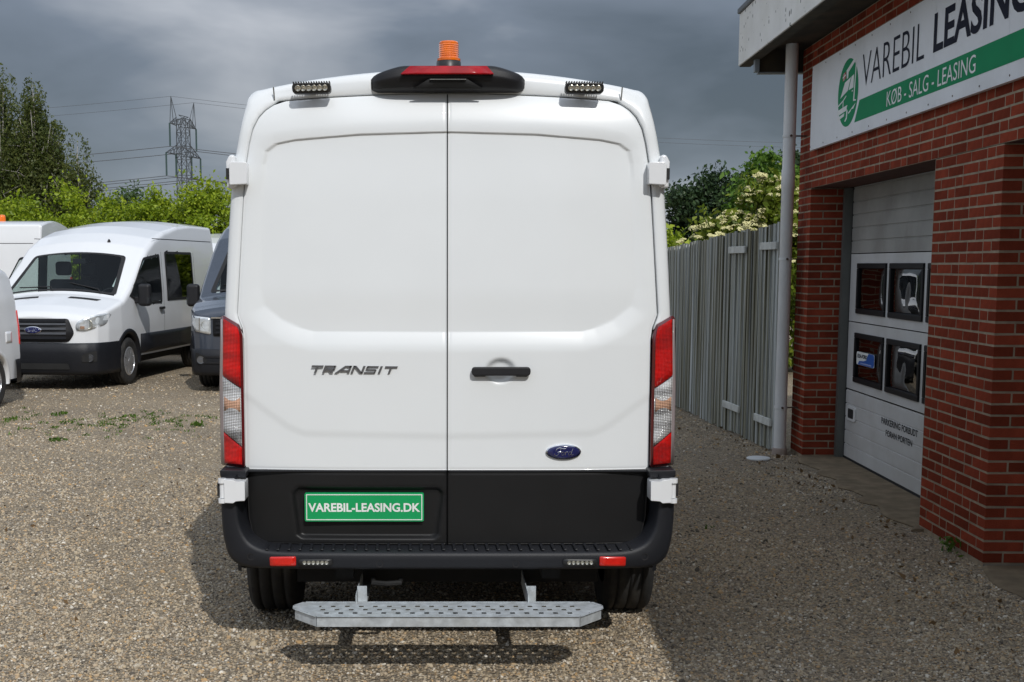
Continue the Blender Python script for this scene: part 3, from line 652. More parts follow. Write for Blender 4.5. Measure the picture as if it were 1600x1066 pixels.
DZ = [.512, .518, .541, .625, .841, 1.426, 1.475, 1.53, 2.038, 2.211, 2.30, 2.37, 2.42, 2.45, 2.472, 2.4865]
DX = [.80, .833, .870, .889, .898, .896, .903, .924, .891, .876, .862, .845, .820, .792, .757, .70]
def topdrop(x): return .033*(np.abs(x)/.75)**2
def white_disp(X, Z):
    d = sdf(X, Z, PANEL)
    bot = sstep((1.66-Z)/.22); top = sstep((Z-2.02)/.24); sid = (1-bot)*(1-top)
    dd = np.maximum(d, 0)
    y = bot*.019*(1-np.clip(dd/.088, 0, 1))**1.45+top*(.0085*(1-np.clip(dd/.0055, 0, 1))+.006*(1-np.clip(dd/.055, 0, 1))**1.5)+sid*.010*(1-np.clip(dd/.075, 0, 1))**1.6
    d2 = sdf(X, Z, SCAL); y += np.where(Z < 1.3, .0035*sstep((d2+.010)/.040), 0)
    e = np.sqrt(((X-.232)/.062)**2+((Z-1.287)/.052)**2); y += .022*sstep((1.12-e)/.45)
    return y
def black_disp(X, Z):
    d = sdf(X, Z, PLATEREC); return .022*sstep((.008-d)/.022)
def door_surface(name, sg, z0, z1, disp, m, parent, gap=.0024, top=False):
    zs = np.unique(np.concatenate([np.linspace(z0, z1, int((z1-z0)/.0085)), np.linspace(max(z0, z1-.06), z1, 14) if top else [z1], np.linspace(z0, min(z0+.06, z1), 12) if not top else [z0]]))
    if top: zs = np.unique(np.concatenate([zs, np.linspace(2.14, 2.345, 75), np.linspace(1.445, 1.475, 10)]))
    nx = 100; us = np.linspace(0, 1, nx)**.97
    xe = np.interp(zs, DZ, DX)
    X = -(gap+(xe[:, None]-gap)*us[None, :]); Z = zs[:, None]-(topdrop(X) if top else 0)*np.clip((zs[:, None]-1.9)/(2.4865-1.9), 0, 1)
    Z = np.broadcast_to(Z, X.shape)
    X = X*(-sg) if sg > 0 else X
    X = X-.002
    Y = ybase(X, Z)+disp(X, Z)
    ed = np.minimum((xe[:, None]-gap)*(1-us), (xe[:, None]-gap)*us); ev = np.minimum(zs[:, None]-z0, z1-zs[:, None]); ed = np.minimum(ed, ev)
    Y = Y+.004*(1-np.clip(ed/.007, 0, 1))**2
    nz = len(zs); V = np.stack([X, Y, Z], -1).reshape(-1, 3); F = []
    for i in range(nz-1):
        for j in range(nx-1): F.append((i*nx+j, i*nx+j+1, (i+1)*nx+j+1, (i+1)*nx+j))
    bd = list(range(nx))+[i*nx+nx-1 for i in range(1, nz)]+[(nz-1)*nx+j for j in range(nx-2, -1, -1)]+[i*nx for i in range(nz-2, 0, -1)]
    b0 = len(V); V = np.vstack([V, V[bd]+np.array([0, .035, 0])]); nb = len(bd); nF = len(F)
    F += [(bd[k], bd[(k+1) % nb], b0+(k+1) % nb, b0+k) for k in range(nb)]
    o = mobj(name, V, F, m, parent, smooth=True)
    o.data.polygons.foreach_set('use_smooth', [i < nF for i in range(len(F))]); o.data.update()
    return o
def rear_of_van(root, sp):
    # frame round the doors
    inner = [(-.908, .80), (-.908, 1.42)]+[(-(x+.005), z) for x, z in zip(DX[6:15], DZ[6:15])]
    P = sp.prof(sp.y0)
    def at_angle(pts, A):
        an = [math.atan2(z-1.3, -x) for x, z in pts]; return np.interp(A, an, [x for x, z in pts]), np.interp(A, an, [z for x, z in pts])
    tops = [(-x, 2.4865-float(topdrop(x))+.0055) for x in np.linspace(.74, 0, 12)]
    inn = [(x, z-(float(topdrop(x))*np.clip((z-1.9)/.5865, 0, 1) if z > 1.9 else 0)+(.003 if z > 2.35 else 0)) for x, z in inner]+tops
    out = [(-x, z) for x, z in P if z > .72]
    A = np.concatenate([np.linspace(math.atan2(.80-1.3, .9), .70, 60), np.linspace(.71, 1.25, 90), np.linspace(1.26, PI/2, 40)])
    ix, iz = at_angle(inn, A); ox, oz = at_angle(out, A)
    rows = []
    def yb(x, z): return ybase(x, np.minimum(z, 2.49))
    for f, dy, k in ((0, .06, 0), (0, .006, 0), (.05, .001, 0), (.30, -.001, 0), (.55, .0, 0), (.80, .006, 0), (.93, .022, 0), (1, .055, 0)):
        x = ix+(ox-ix)*f; z = iz+(oz-iz)*f; y = yb(x, z)+dy; rows.append(np.stack([x, y, z], 1))
    rows.append(np.stack([ox, np.full_like(ox, sp.y0+.06), oz], 1))
    L_ = np.array(rows); na = len(A); Rr = L_[:, ::-1].copy(); Rr[:, :, 0] *= -1
    full = np.concatenate([L_, Rr[:, 1:]], 1); m_ = full.shape[1]
    V = full.reshape(-1, 3); F = [(r*m_+i, r*m_+i+1, (r+1)*m_+i+1, (r+1)*m_+i) for r in range(len(rows)-1) for i in range(m_-1)]
    mobj('rear_frame', V, F, M['white'], root, smooth=True)
    so = [(-(x+.012), z) for x, z in zip(DX[2:], DZ[2:])]+[(-x, 2.4865-float(topdrop(x))+.012) for x in np.linspace(.68, 0, 8)]
    so = [(x, z-(float(topdrop(x))*np.clip((z-1.9)/.5865, 0, 1) if x < -.69 else 0)) for x, z in so]; so = so+[(-x, z) for x, z in so[-2::-1]]
    fn_ = lambda a, b, o: (a, float(ybase(a, b))+.040-o, b)
    patch('door_seal', so, fn_, M['gap'], root, rings=6, skirt=.06)
    for sg, nm in ((-1, 'left'), (1, 'right')):
        dr = door_surface('rear_door', sg, .845, 2.4865, white_disp, M['white'], root, top=True)
        dr['label'] = 'white left rear door with grey lettering' if sg < 0 else 'white right rear door with black handle and oval badge'
        cl = door_surface('lower_cladding', sg, .512, .838, (black_disp if sg < 0 else lambda X, Z: 0*X), M['blackd'], dr)
        MB().box(*sorted((sg*.006, sg*.888)), .118, .15, .838, .8455).obj('cladding_lip', M['bumper'], dr)
        if sg < 0:
            # chrome style lettering, drawn in strokes
            yb0 = lambda x, z: float(ybase(x, z))
            U = .012
            def bar(g, pts):
                g.prism(pts, lambda a, b, d: (-.604+a*.378+.0*b, yb0(-.4, 1.3)-.001-d, 1.279+b*.033-a*.0045), .0, .007)
            g = MB(); sh = .035
            def q(x0, y0, x1, y1, wd):   # upright or slanted stroke of horizontal width wd
                bar(g, [(x0+sh*y0, y0), (x0+wd+sh*y0, y0), (x1+wd+sh*y1, y1), (x1+sh*y1, y1)])
            def hbar(x0, x1, y0, y1): q2 = [(x0+sh*y0, y0), (x1+sh*y0, y0), (x1+sh*y1, y1), (x0+sh*y1, y1)]; bar(g, q2)
            s_ = .026; t_ = .24
            hbar(-.01, .125, 1-t_, 1.0); q(.045, 0, .045, 1-t_, s_)                              # T
            q(.140, 0, .140, 1, s_); hbar(.166, .262, 1-t_, 1); hbar(.166, .262, .30, .30+t_); q(.252, .45, .252, .98, s_*.8); q(.232, 0, .205, .30, s_*1.3)   # R
            q(.285, 0, .375, 1, s_*1.25); hbar(.40, .452, 1-t_, 1); q(.428, 0, .428, 1, s_); hbar(.345, .43, .22, .22+t_*.8)   # A
            q(.470, 0, .470, 1, s_); q(.585, 0, .585, 1, s_); bar(g, [(.470+sh, 1), (.505+sh, 1), (.611, 0), (.575, 0)])        # N
            hbar(.635, .765, .80, 1); hbar(.645, .745, .41, .58); hbar(.622, .745, 0, .19); q(.629, .45, .629, .95, s_*.75); q(.735, .05, .735, .52, s_*.75)  # S
            q(.785, 0, .785, 1, s_)                                                              # I
            hbar(.840, .985, 1-t_, 1); q(.900, 0, .900, 1-t_, s_)                                 # T
            g.obj('model_lettering', M['badge_metal'], dr)
            pr = MB(); pf = lambda a, b, o: (a, .122+o-.0, b)
            pl = fillet([(-.635, .616), (-.106, .616), (-.106, .744), (-.635, .744)], .008)
            pt = MB().prism(pl, lambda a, b, d: (a, .112+d, b), 0, .020).obj('licence_plate', M['plate'], root)
            pt['label'] = 'green plate with white capital lettering'
            g = MB()
            for x0, x1, z0, z1 in ((-.628, -.113, .622, .6255), (-.628, -.113, .7345, .738), (-.628, -.6245, .6255, .7345), (-.1165, -.113, .6255, .7345)): g.box(x0, x1, .1105, .1125, z0, z1)
            g.obj('plate_border', M['print_white'], pt)
            lettering('plate_lettering', 'VAREBIL-LEASING.DK', lambda a, b: (a, .1108, b), -.619, -.122, .659, .699, M['print_white'], pt, bold=.028)
        else:
            y0 = .078
            hp = fillet([(.104, 1.268), (.362, 1.268), (.362, 1.306), (.104, 1.306)], .017, 5)
            h = MB().prism(hp, lambda a, b, d: (a, y0+d+.30*(a-.233)**2, b), 0, .024).obj('door_handle', M['black'], dr, bevel=.006)
            for xa in (.112, .296): MB().box(xa, xa+.056, .095, .13, 1.262, 1.304).obj('handle_base', M['black'], h, bevel=.008)
            script_badge(dr, (.512, .928), .078, .034, lambda a, b, o: (a, float(ybase(a, b))+.001-o, b))
    # tail lamps
    for sg in (-1, 1):
        def lf(a, b, o): return (sg*(a+.013), .132+.9*max(0, a-.895)**1.5*2.2-o, b)
        hs = [(.886, .857), (.886, 1.440), (.905, 1.492), (.978, 1.528), (.993, 1.518), (1.006, 1.20), (1.006, .857)]
        hs = fillet(hs, .008, 2)
        ho = patch('tail_lamp', hs, lf, M['reddark'], root, off=0, rings=2, skirt=.085, step=.03)
        lo, hi = .8985, .9865
        def zdiag(z, a): return z+(.0 if a == hi else 0)
        rl = [(lo, 1.212), (hi, 1.262), (.978, 1.514), (.908, 1.478), (lo, 1.44)]
        cl = [(lo, .952), (hi, 1.012), (hi, 1.257), (lo, 1.207)]
        bl = [(lo, .868), (hi, .868), (hi, 1.007), (lo, .947)]
        patch('red_lens', fillet(rl, .006, 2), lf, M['red'], ho, off=.006, rings=3, skirt=.006, step=.02)
        patch('clear_lens', cl, lf, M['clear'], ho, off=.006, rings=3, skirt=.006, step=.02)
        patch('red_lens', bl, lf, M['red'], ho, off=.006, rings=3, skirt=.006, step=.02)
        patch('amber_lens', [(lo+.004, 1.105), (hi-.004, 1.105), (hi-.004, 1.165), (lo+.004, 1.165)], lf, M['amberin'], ho, off=.0075, rings=2, skirt=.003)
        for za, zb_ in ((1.206, 1.259), (.946, 1.009)):
            MB().tube([lf(lo, za, .0065), lf(hi, zb_, .0065)], .0026, 6).obj('lens_joint', M['lampglass'], ho)
        patch('lens_edge', fillet([(.9875, .862), (1.005, .862), (1.005, 1.20), (.992, 1.51), (.981, 1.512)], .004, 2), lf, M['greyedge'], ho, off=.004, rings=2, skirt=.05, step=.03)
        MB().prism(fillet([(.884, .820), (1.0, .820), (1.003, .853), (.884, .853)], .006, 2), lambda a, b, d: (sg*a, .06+d+.6*max(0, a-.93)**1.5, b), 0, .20).obj('lamp_base', M['bumper'], root, bevel=.006)
        # hinges
        hg = MB()
        hg.prism(fillet([(.884, .727), (.925, .725), (.935, .718), (.975, .718), (.975, .822), (.935, .822), (.925, .815), (.884, .812)], .004, 2), lambda a, b, d: (sg*a, .012+d-.012*math.exp(-((a-.935)/.012)**2), b), 0, .10)
        h = hg.obj('hinge', M['white2'], root, bevel=.003)
        MB().tube([(sg*.985, .03, .716), (sg*.985, .03, .736)], .018, 10).tube([(sg*.985, .03, .804), (sg*.985, .03, .824)], .018, 10).tube([(sg*.984, .034, .738), (sg*.984, .034, .802)], .013, 10).obj('hinge_barrel', M['white2'], h)
        MB().box(*sorted((sg*.99, sg*1.008)), .035, .055, .745, .80).obj('hinge_pin', M['gap'], h)
        hg = MB().prism(fillet([(.868, 2.096), (.905, 2.094), (.945, 2.092), (.945, 2.182), (.938, 2.192), (.868, 2.190)], .005, 2), lambda a, b, d: (sg*a, .128+d, b), 0, .06)
        h = hg.obj('hinge', M['white2'], root, bevel=.006)
        MB().prism([(.918, 2.085), (.962, 2.078), (.966, 2.195), (.950, 2.225), (.925, 2.225)], lambda a, b, d: (sg*a, .165+d, b), 0, .12).obj('hinge_housing', M['white2'], h, bevel=.012)
        MB().box(*sorted((sg*.948, sg*.962)), .150, .18, 2.118, 2.165).obj('hinge_pin', M['gap'], h)
    # bumper: U-shaped face with a flat tread
    ob = fillet([(1.000, .83), (1.003, .68), (.998, .560), (.976, .465), (.930, .424), (.865, .416), (.0, .416)], [0, .05, .05, .035, .03, .03, 0], 5)[6:]
    ib = fillet([(.935, .83), (.930, .70), (.918, .600), (.880, .530), (.815, .500), (.72, .494), (.0, .494)], [0, .04, .04, .04, .04, .03, 0], 5)[6:]
    def resamp(p, n):
        p = np.array(p); s = np.concatenate([[0], np.cumsum(np.hypot(*np.diff(p, axis=0).T))]); t = np.linspace(0, s[-1], n); return np.stack([np.interp(t, s, p[:, 0]), np.interp(t, s, p[:, 1])], 1)
    def split(p, k, n1, n2):
        p = [q for q in p]; cut = min(range(len(p)), key=lambda i: abs(p[i][0]-k)); return np.vstack([resamp([(p[0][0], .83)]+p[:cut+1], n1), resamp(p[cut:], n2)[1:]])
    ob = split(ob, .86, 40, 20); ib = split(ib, .72, 40, 20)
    ob[-1, 0] = 0; ib[-1, 0] = 0; n = len(ob)
    def rows_b():
        yield ob+np.array([.0, 0]), .62
        yield ob, .10
        yield ob*np.array([1, 1]), .045
        yield ob+(ib-ob)*.10, .010
        yield ob+(ib-ob)*.25, .0
        yield ob+(ib-ob)*.86, .0
        yield ib, .004
        yield ib+np.array([-.005, .006]), .012
        yield np.stack([np.minimum(ib[:, 0]-.018, .905), ib[:, 1]+.012], 1), .10
        yield np.stack([np.minimum(ib[:, 0]-.022, .90), ib[:, 1]+.016], 1), .20
    rr = []
    for p, y in rows_b():
        yy = y+.05*(np.abs(p[:, 0])/1.0)**4 if y < .3 else np.full(n, y)
        L_ = np.stack([-p[:, 0], yy, p[:, 1]], 1); Rr = L_[::-1].copy(); Rr[:, 0] *= -1; rr.append(np.vstack([L_, Rr[1:]]))
    m_ = len(rr[0]); V = np.vstack(rr); F = [(r*m_+i, r*m_+i+1, (r+1)*m_+i+1, (r+1)*m_+i) for r in range(len(rr)-1) for i in range(m_-1)]
    bp = mobj('rear_bumper', V, F, M['bumper'], root, smooth=True)
    g = MB()
    for k in range(34):
        x = -.80+1.6*k/33
        g.add([(x, .022, .507), (x+.012, .022, .507), (x-.004+.012, .115, .511), (x-.004, .115, .511), (x, .022, .512), (x+.010, .024, .513), (x+.008, .113, .517), (x-.004, .113, .517)], [(0, 1, 5, 4), (1, 2, 6, 5), (2, 3, 7, 6), (3, 0, 4, 7), (4, 5, 6, 7)])
    tag(g.obj('tread_ribs', M['bumper'], bp), kind='stuff')
    for sg in (-1, 1):
        patch('reflector', fillet([(.664, .440), (.779, .437), (.781, .478), (.664, .482)], .006, 2), lambda a, b, o: (sg*a, -.001-o+.05*abs(a)**4, b), M['redflat'], bp, off=.006, rings=2, skirt=.012)
        lx = .578
        b = patch('strobe_light', fillet([(lx-.075, .443), (lx+.075, .441), (lx+.075, .470), (lx-.075, .473)], .014, 4), lambda a, b, o: (sg*a, -.001-o+.05*abs(a)**4, b), M['lampbody'], bp, off=.010, rings=2, skirt=.014)
        for k in range(6):
            xk = lx-.048+.0192*k
            MB().lathe([(.0092, -.010), (.008, -.0145), (.004, -.011), (.001, -.012)], (sg*xk, .004, .457), 'y', 10).obj('led', M['led'], b)
        for px_ in (.298, .866):
            zc = .450 if px_ < .5 else .475
            s_ = MB().lathe([(.017, .004), (.0165, -.0015), (.011, -.001), (.0105, .002), (.001, .001)], (sg*px_, .05*px_**4, zc), 'y', 20).obj('parking_sensor', M['black'], bp)
    # brake light housing on the roof edge
    xs = np.linspace(-.338, .338, 41); V = []; F = []
    for x in xs:
        a = abs(x)/.338
        zt = 2.598-.030*max(0, (abs(x)-.19)/.148)**1.3*1.4; zb_ = 2.492+.016*max(0, (abs(x)-.30)/.038)**1.5
        if a > .93: zt -= (a-.93)/.07*.010
        out = .10*math.sqrt(max(0, 1-a**5))
        yb0 = float(ybase(x, 2.5))+.004
        for t, o in ((0, -.02), (.0, .35), (.15, .80), (.42, .92), (.50, 1.0), (.60, .99), (.80, .95), (.93, .88), (1.0, .70), (1.02, -.9), (1.0, -2.6)):
            V.append((x, yb0-out*o if o > -.5 else yb0+.10*(-o), zb_+(zt-zb_)*t))
    m_ = 11
    for i in range(len(xs)-1):
        for j in range(m_-1): F.append((i*m_+j, i*m_+j+1, (i+1)*m_+j+1, (i+1)*m_+j))
    F.append(tuple(range(m_))); F.append(tuple(range(len(V)-m_, len(V))))
    bh = mobj('brake_light_housing', V, F, M['black'], root, smooth=True)
    yb1 = float(ybase(0, 2.5))
    def bf(a, b, o): return (a, yb1-.112+.016*(b-2.552)/.04-o+.25*max(0, abs(a)-.12)**2, b)
    patch('brake_light_lens', fillet([(-.203, 2.556), (.196, 2.556), (.166, 2.592), (-.163, 2.592)], .004, 2), bf, M['brake'], bh, off=.006, rings=2, skirt=.02, step=.03)
    patch('camera_recess', [(-.15, 2.500), (.15, 2.500), (.085, 2.535), (-.085, 2.535)], lambda a, b, o: (a, yb1-.104-o+.7*(2.535-b), b), M['dark'], bh, off=.004, rings=2, skirt=.01)
    MB().box(-.078, .078, yb1-.112, yb1-.100, 2.5335, 2.5365).obj('recess_light', M['plinth'], bh)
    # beacon
    bc = MB().lathe([(.055, -.03), (.055, .016), (.050, .020)], (.005, .40, 2.635), 'z', 32).obj('beacon', M['lampbody'], root, smooth=True)
    pr = [(.053, .020), (.053, .030), (.0455, .033)]
    for k in range(7): pr += [(.0455, .034+k*.009), (.0435, .0385+k*.009)]
    pr += [(.0435, .100), (.040, .105), (.001, .106)]
    MB().lathe(pr, (.005, .40, 2.635), 'z', 32).obj('beacon_lens', M['amber'], bc)
    MB().box(-.03, .04, .36, .44, 2.585, 2.61).obj('beacon_foot', M['lampbody'], bc)
    # work lamps
    for sg, tilt in ((-1, .02), (1, -.012)):
        cx, cy, cz = sg*.585, .125, 2.501
        tl = lambda a, b, d: (cx+a*math.cos(tilt)-b*math.sin(tilt)*1, cy+d-.25*b, cz+b+a*math.tan(tilt))
        wl = MB().prism(fillet([(-.083, -.021), (.083, -.021), (.083, .021), (-.083, .021)], .018, 5), tl, 0, .045).obj('work_lamp', M['lampbody'], root, bevel=.003)
        MB().prism(fillet([(-.071, -.015), (.071, -.015), (.071, .013), (-.071, .013)], .004, 2), tl, -.003, .004).obj('lamp_face', M['dark'], wl)
        for k in range(6):
            a0 = -.058+.0232*k; g = MB(); V = []; F = []
            for j in range(16):
                t = 2*PI*j/16
                for r_, dd in ((.0125, -.0055), (.0112, -.0062), (.005, -.0035)): V.append(tl(a0+r_*math.cos(t), -.001+r_*math.sin(t), dd))
                V.append(tl(a0, -.001, -.0045))
            for j in range(16):
                for i in range(3): F.append((j*4+i, ((j+1) % 16)*4+i, ((j+1) % 16)*4+i+1, j*4+i+1))
            mobj('led', V, F, M['led'], wl)
        g = MB()
        for k in range(15):
            a0 = -.077+.011*k; g.prism([(a0-.0022, .018), (a0+.0022, .018), (a0+.0022, .028), (a0-.0022, .028)], tl, .006, .052)
        g.obj('cooling_fins', M['lampbody'], wl)
        MB().box(cx-.02, cx+.02, cy+.03, cy+.20, cz+.005, cz+.025).obj('lamp_bracket', M['lampbody'], wl)
    for sg in (-1, 1):      # panel joints on the roof edge, sliding-rail end
        MB().add([(sg*.752, float(ybase(.75, 2.46))-.0025, 2.462), (sg*.758, float(ybase(.75, 2.46))-.0025, 2.462), (sg*.760, .20, 2.515), (sg*.754, .20, 2.515)], [(0, 1, 2, 3)]).obj('panel_joint', M['plinth'], root)
    MB().box(.985, 1.035, .30, .42, 1.395, 1.475).obj('rail_end', M['black'], root, bevel=.012)
    # galvanised step on two brackets
    yb_, yf = -.085, -.300
    poly = [(-.615, yb_), (.615, yb_), (.650, -.135), (.646, -.185), (.545, yf), (-.545, yf), (-.646, -.185), (-.650, -.135)]
    xs = np.linspace(-.65, .65, 131); ys = np.linspace(yf, yb_, 22); V = [(x, y, .300) for y in ys for x in xs]; F = []
    for j in range(21):
        for i in range(130):
            cx_, cy_ = (xs[i]+xs[i+1])/2, (ys[j]+ys[j+1])/2
            if not inpoly(cx_, cy_, poly): continue
            hole = False
            for r_, (jr) in enumerate((4, 9, 14)):
                if jr <= j <= jr+1 and abs(cx_) < .555 and ((i+5+r_*2) % 6) in (0, 1): hole = True
            if not hole: F.append((j*131+i, j*131+i+1, (j+1)*131+i+1, (j+1)*131+i))
    st = mobj('rear_step', V, F, M['galv'], root)
    sk = MB(); pn = len(poly)
    for i in range(pn):
        a = Vector(poly[i]); b_ = Vector(poly[(i+1) % pn]); t = (b_-a).normalized(); nn_ = Vector((-t.y, t.x))*.004
        sk.add([(a.x, a.y, .257), (b_.x, b_.y, .257), (b_.x, b_.y, .3005), (a.x, a.y, .3005), (a.x+nn_.x, a.y+nn_.y, .257), (b_.x+nn_.x, b_.y+nn_.y, .257), (b_.x+nn_.x, b_.y+nn_.y, .3005), (a.x+nn_.x, a.y+nn_.y, .3005)], [(0, 1, 2, 3), (7, 6, 5, 4), (0, 4, 5, 1), (3, 2, 6, 7)])
        d = (b_-a).length; 
        sk.add([(a.x, a.y, .3002), (b_.x, b_.y, .3002), (b_.x+nn_.x*3.2, b_.y+nn_.y*3.2, .3012), (a.x+nn_.x*3.2, a.y+nn_.y*3.2, .3012)], [(0, 1, 2, 3)])
    sk.obj('step_edge', M['galv'], st)
    for sg in (-1, 1):
        x = sg*.372-.005
        MB().box(x-.021, x+.021, -.09, .55, .262, .268).box(x-.021, x-.017, -.09, .55, .262, .335).box(x-.021, x+.021, .02, .026, .262, .345).obj('step_bracket', M['galv'], st)
    # under the rear: chassis, tow frame, spring leaves, exhaust
    MB().box(-.80, .80, .16, .34, .44, .55).box(-.62, .62, .3, 3.0, .40, .62).box(-.50, -.42, .1, 1.6, .36, .46).box(.42, .50, .1, 1.6, .36, .46).box(-.72, .72, .88, .98, .26, .38).obj('chassis', M['dark'], root)
    MB().tube([(-.33, .10, .355), (-.33, .06, .350), (-.27, .05, .348), (-.21, .06, .350), (-.21, .10, .355)], .012, 8).obj('towing_eye', M['dark'], root)
    MB().lathe([(.035, 0), (.035, .5), (.03, .5), (.03, .0)], (.50, .35, .40), 'y', 16).obj('exhaust_pipe', M['dark'], root)

spm = van_spec(5.98, 2.60, .34); spm.axr = .93; spm.axo = .018
main = empty('panel_van', (.037, 5.36, 0))
tag(main, 'large white panel van seen from behind with amber roof beacon and galvanised rear step', 'van')
van_front(main, spm, M['white'], glass=True, crew=False)
rear_of_van(main, spm)

# parked vans
spc = van_spec(5.53, 2.49)
def place_parked(name, fx, fy, ang, L):      # front centre and turn of the van's axis
    return empty(name, (fx+L*math.sin(ang), fy+L*math.cos(ang), 0), PI-ang)
crew = place_parked('crew_van', -5.65, 17.45, .12, 5.53)
tag(crew, 'white crew van facing the camera, beside the dark grey van', 'van', 'vans parked in the yard')
van_front(crew, spc, M['white2']); simple_rear(crew, spc, M['white2'])
MB().lathe([(.028, 0), (.02, .03), (.006, .05)], (-.35, 3.55, spc.roof(-.35, 3.55)-.005), 'z', 12).obj('roof_antenna', M['black'], crew)
spp = van_spec(5.53, 2.45)
behind = place_parked('parked_van', -5.33, 24.3, .11, 5.53)
tag(behind, 'white van almost hidden behind the white crew van and the dark van', 'van', 'vans parked in the yard')
van_front(behind, spp, M['white2'], crew=False); simple_rear(behind, spp, M['white2'])
mirrored = copy_tree(behind); mirrored.location = (1.35+5.53*math.sin(.03), 16.6+5.53*math.cos(.03), 0); mirrored.rotation_euler = (0, 0, PI-.03)
mirrored['label'] = 'white van beyond the big van, showing only as a reflection in the garage door panes'
spd = Spec(5.99, 1.02, .38, [(0, 1.10), (.02, 1.12), (.12, 1.20), (.5, 1.30), (.86, 1.36), (1.72, 2.06), (1.95, 2.22), (2.3, 2.38), (2.8, 2.52), (3.4, 2.58), (9, 2.59)],
           [(0, 0), (.58, .02), (.76, .05), (.88, .13), (.95, .30), (.985, .65), (1.0, 1.1), (1.01, 2.5), (1.0, 9)], SH_VAN, rad=((0, .05), (.8, .07), (1.0, .10), (1.8, .12), (2.6, .10), (9, .07)))
dark = place_parked('dark_van', -2.49, 17.05, .05, 5.99)
tag(dark, 'dark grey van parked just behind the left side of the big white van', 'van', 'vans parked in the yard')
van_front(dark, spd, M['slate'], crew=False, style='dark'); simple_rear(dark, spd, M['slate'])
# long white van standing side-on behind the crew van
spl = van_spec(5.98)
side = empty('beacon_van', (-7.42, 24.95, 0), PI/2)
tag(side, 'white high-roof van standing side-on with an orange roof beacon, at the far left', 'van', 'vans parked in the yard')
van_front(side, spl, M['white2'], crew=False); simple_rear(side, spl, M['white2'])
b = MB().lathe([(.075, 0), (.075, .03)], (.15, 1.25, 2.575), 'z', 20).obj('beacon', M['lampbody'], side)
MB().lathe([(.072, .03), (.068, .12), (.055, .15), (.001, .16)], (.15, 1.25, 2.575), 'z', 20).obj('beacon_lens', M['amber'], b, smooth=True)
# small white van, only its rear quarter is in view
sps = Spec(4.40, .90, .32, [(0, .80), (.05, .92), (.5, 1.02), (1.0, 1.12), (1.75, 1.66), (2.2, 1.78), (3.2, 1.82), (4.12, 1.78), (4.25, 1.74), (4.40, 1.62)],
           [(0, 0), (.5, .03), (.75, .12), (.92, .35), (1.0, 1.0), (1.0, 9)], [(.2, .97), (.6, 1.0), (.95, .99), (1.3, .95), (1.6, .87), (1.75, .82)], crown=.05,
           rad=((0, .05), (1, .09), (1.8, .13), (9, .14)), y0=.10, rearw=((0, .955), (.12, .975), (.4, 1.0), (9, 1)))
small = empty('small_van', (-6.22, 16.17, 0), PI-.10)
tag(small, 'small white delivery van at the left edge showing its rear wheel and tail lamp', 'van', 'vans parked in the yard')
sps.body('body', M['white2'], small, wheels=((.83, .32), (3.5, .32)), wr=.37)
MB().box(-.62, .62, .3, 4.0, .26, .60).obj('underbody', M['dark'], small)
P = sps.prof(.10); ring = [(-x, z) for x, z in P]+[(x, z) for x, z in P[-2::-1]]; n = len(ring)
V = [(x, .10, z) for x, z in ring]+[(x*.93, .03+.10*max(0, z-1.0), .34+(z-.34)*.975) for x, z in ring]
F = [(k, n+k, n+k+1, k+1) for k in range(n-1)]+[tuple(range(n, 2*n))]
o = mobj('rear_doors', V, F, M['white2'], small, smooth=True); o.data.polygons[len(F)-1].use_smooth = False
V = []
bx = [(-.905, .95), (-.91, .30), (-.88, .10), (-.80, .01), (-.4, -.03), (.4, -.03), (.80, .01), (.88, .10), (.91, .30), (.905, .95)]
for x, y in bx:
    for z, o_ in ((.26, .05), (.28, 0), (.50, 0), (.56, .02)): V.append((x*(1-o_*.5), y+o_ if abs(x) < .85 else y, z))
F = [(i*4+j, i*4+j+1, (i+1)*4+j+1, (i+1)*4+j) for i in range(len(bx)-1) for j in range(3)]
k0 = [i for i in range(len(F)) if not (i < 0)]
F = [f for f in F if not (abs(np.mean([V[i][0] for i in f])) > .89 and np.mean([V[i][1] for i in f]) > .5)]
mobj('rear_bumper', V, F, M['bumper'], small, smooth=True)
for sg in (-1, 1):
    fn = sps.S(sg)
    patch('tail_lamp', fillet([(.085, .74), (.118, .74), (.108, 1.16), (.088, 1.18)], .02), fn, M['redflat'], small, off=.012, rings=2, skirt=.02)
    for ay in (.83, 3.5):
        V = []; F = []
        for k in range(23):
            a = PI*(-.08+1.16*k/22)
            for r_, o_ in ((.335, -.10), (.335, .006), (.385, .008), (.40, -.002)): V.append(fn(ay+r_*math.cos(a), max(.32+r_*math.sin(a), .27), o_))
        for k in range(22):
            for j in range(3): F.append((k*4+j, k*4+j+1, (k+1)*4+j+1, (k+1)*4+j))
        mobj('wheel_arch', V, F, M['white2'], small, smooth=True)
    patch('fuel_flap', fillet([(.36, .78), (.54, .78), (.54, .92), (.36, .92)], .02), fn, M['white2'], small, off=.004, rings=2, skirt=.01)
    for wy in (.83, 3.5):
        wheel(small, sg*.775, wy, .315, .20, sg, 'spoke')

# ------------------------------------------------------------------ building (its own axes: x away from the yard, y along the wall)
YAW = 0.0351
W0 = 2.9084; ZB = .023; CR = 1/15; S1, S2, S3, SE = 7.234, 8.314, 11.40, 11.83; NEAR = 4.0; WTOP = ZB+55*CR
BR = empty('brick_building', (0, 0, 0), -YAW)
tag(BR, 'red brick workshop with white concrete roof edge and grey garage door', 'building')
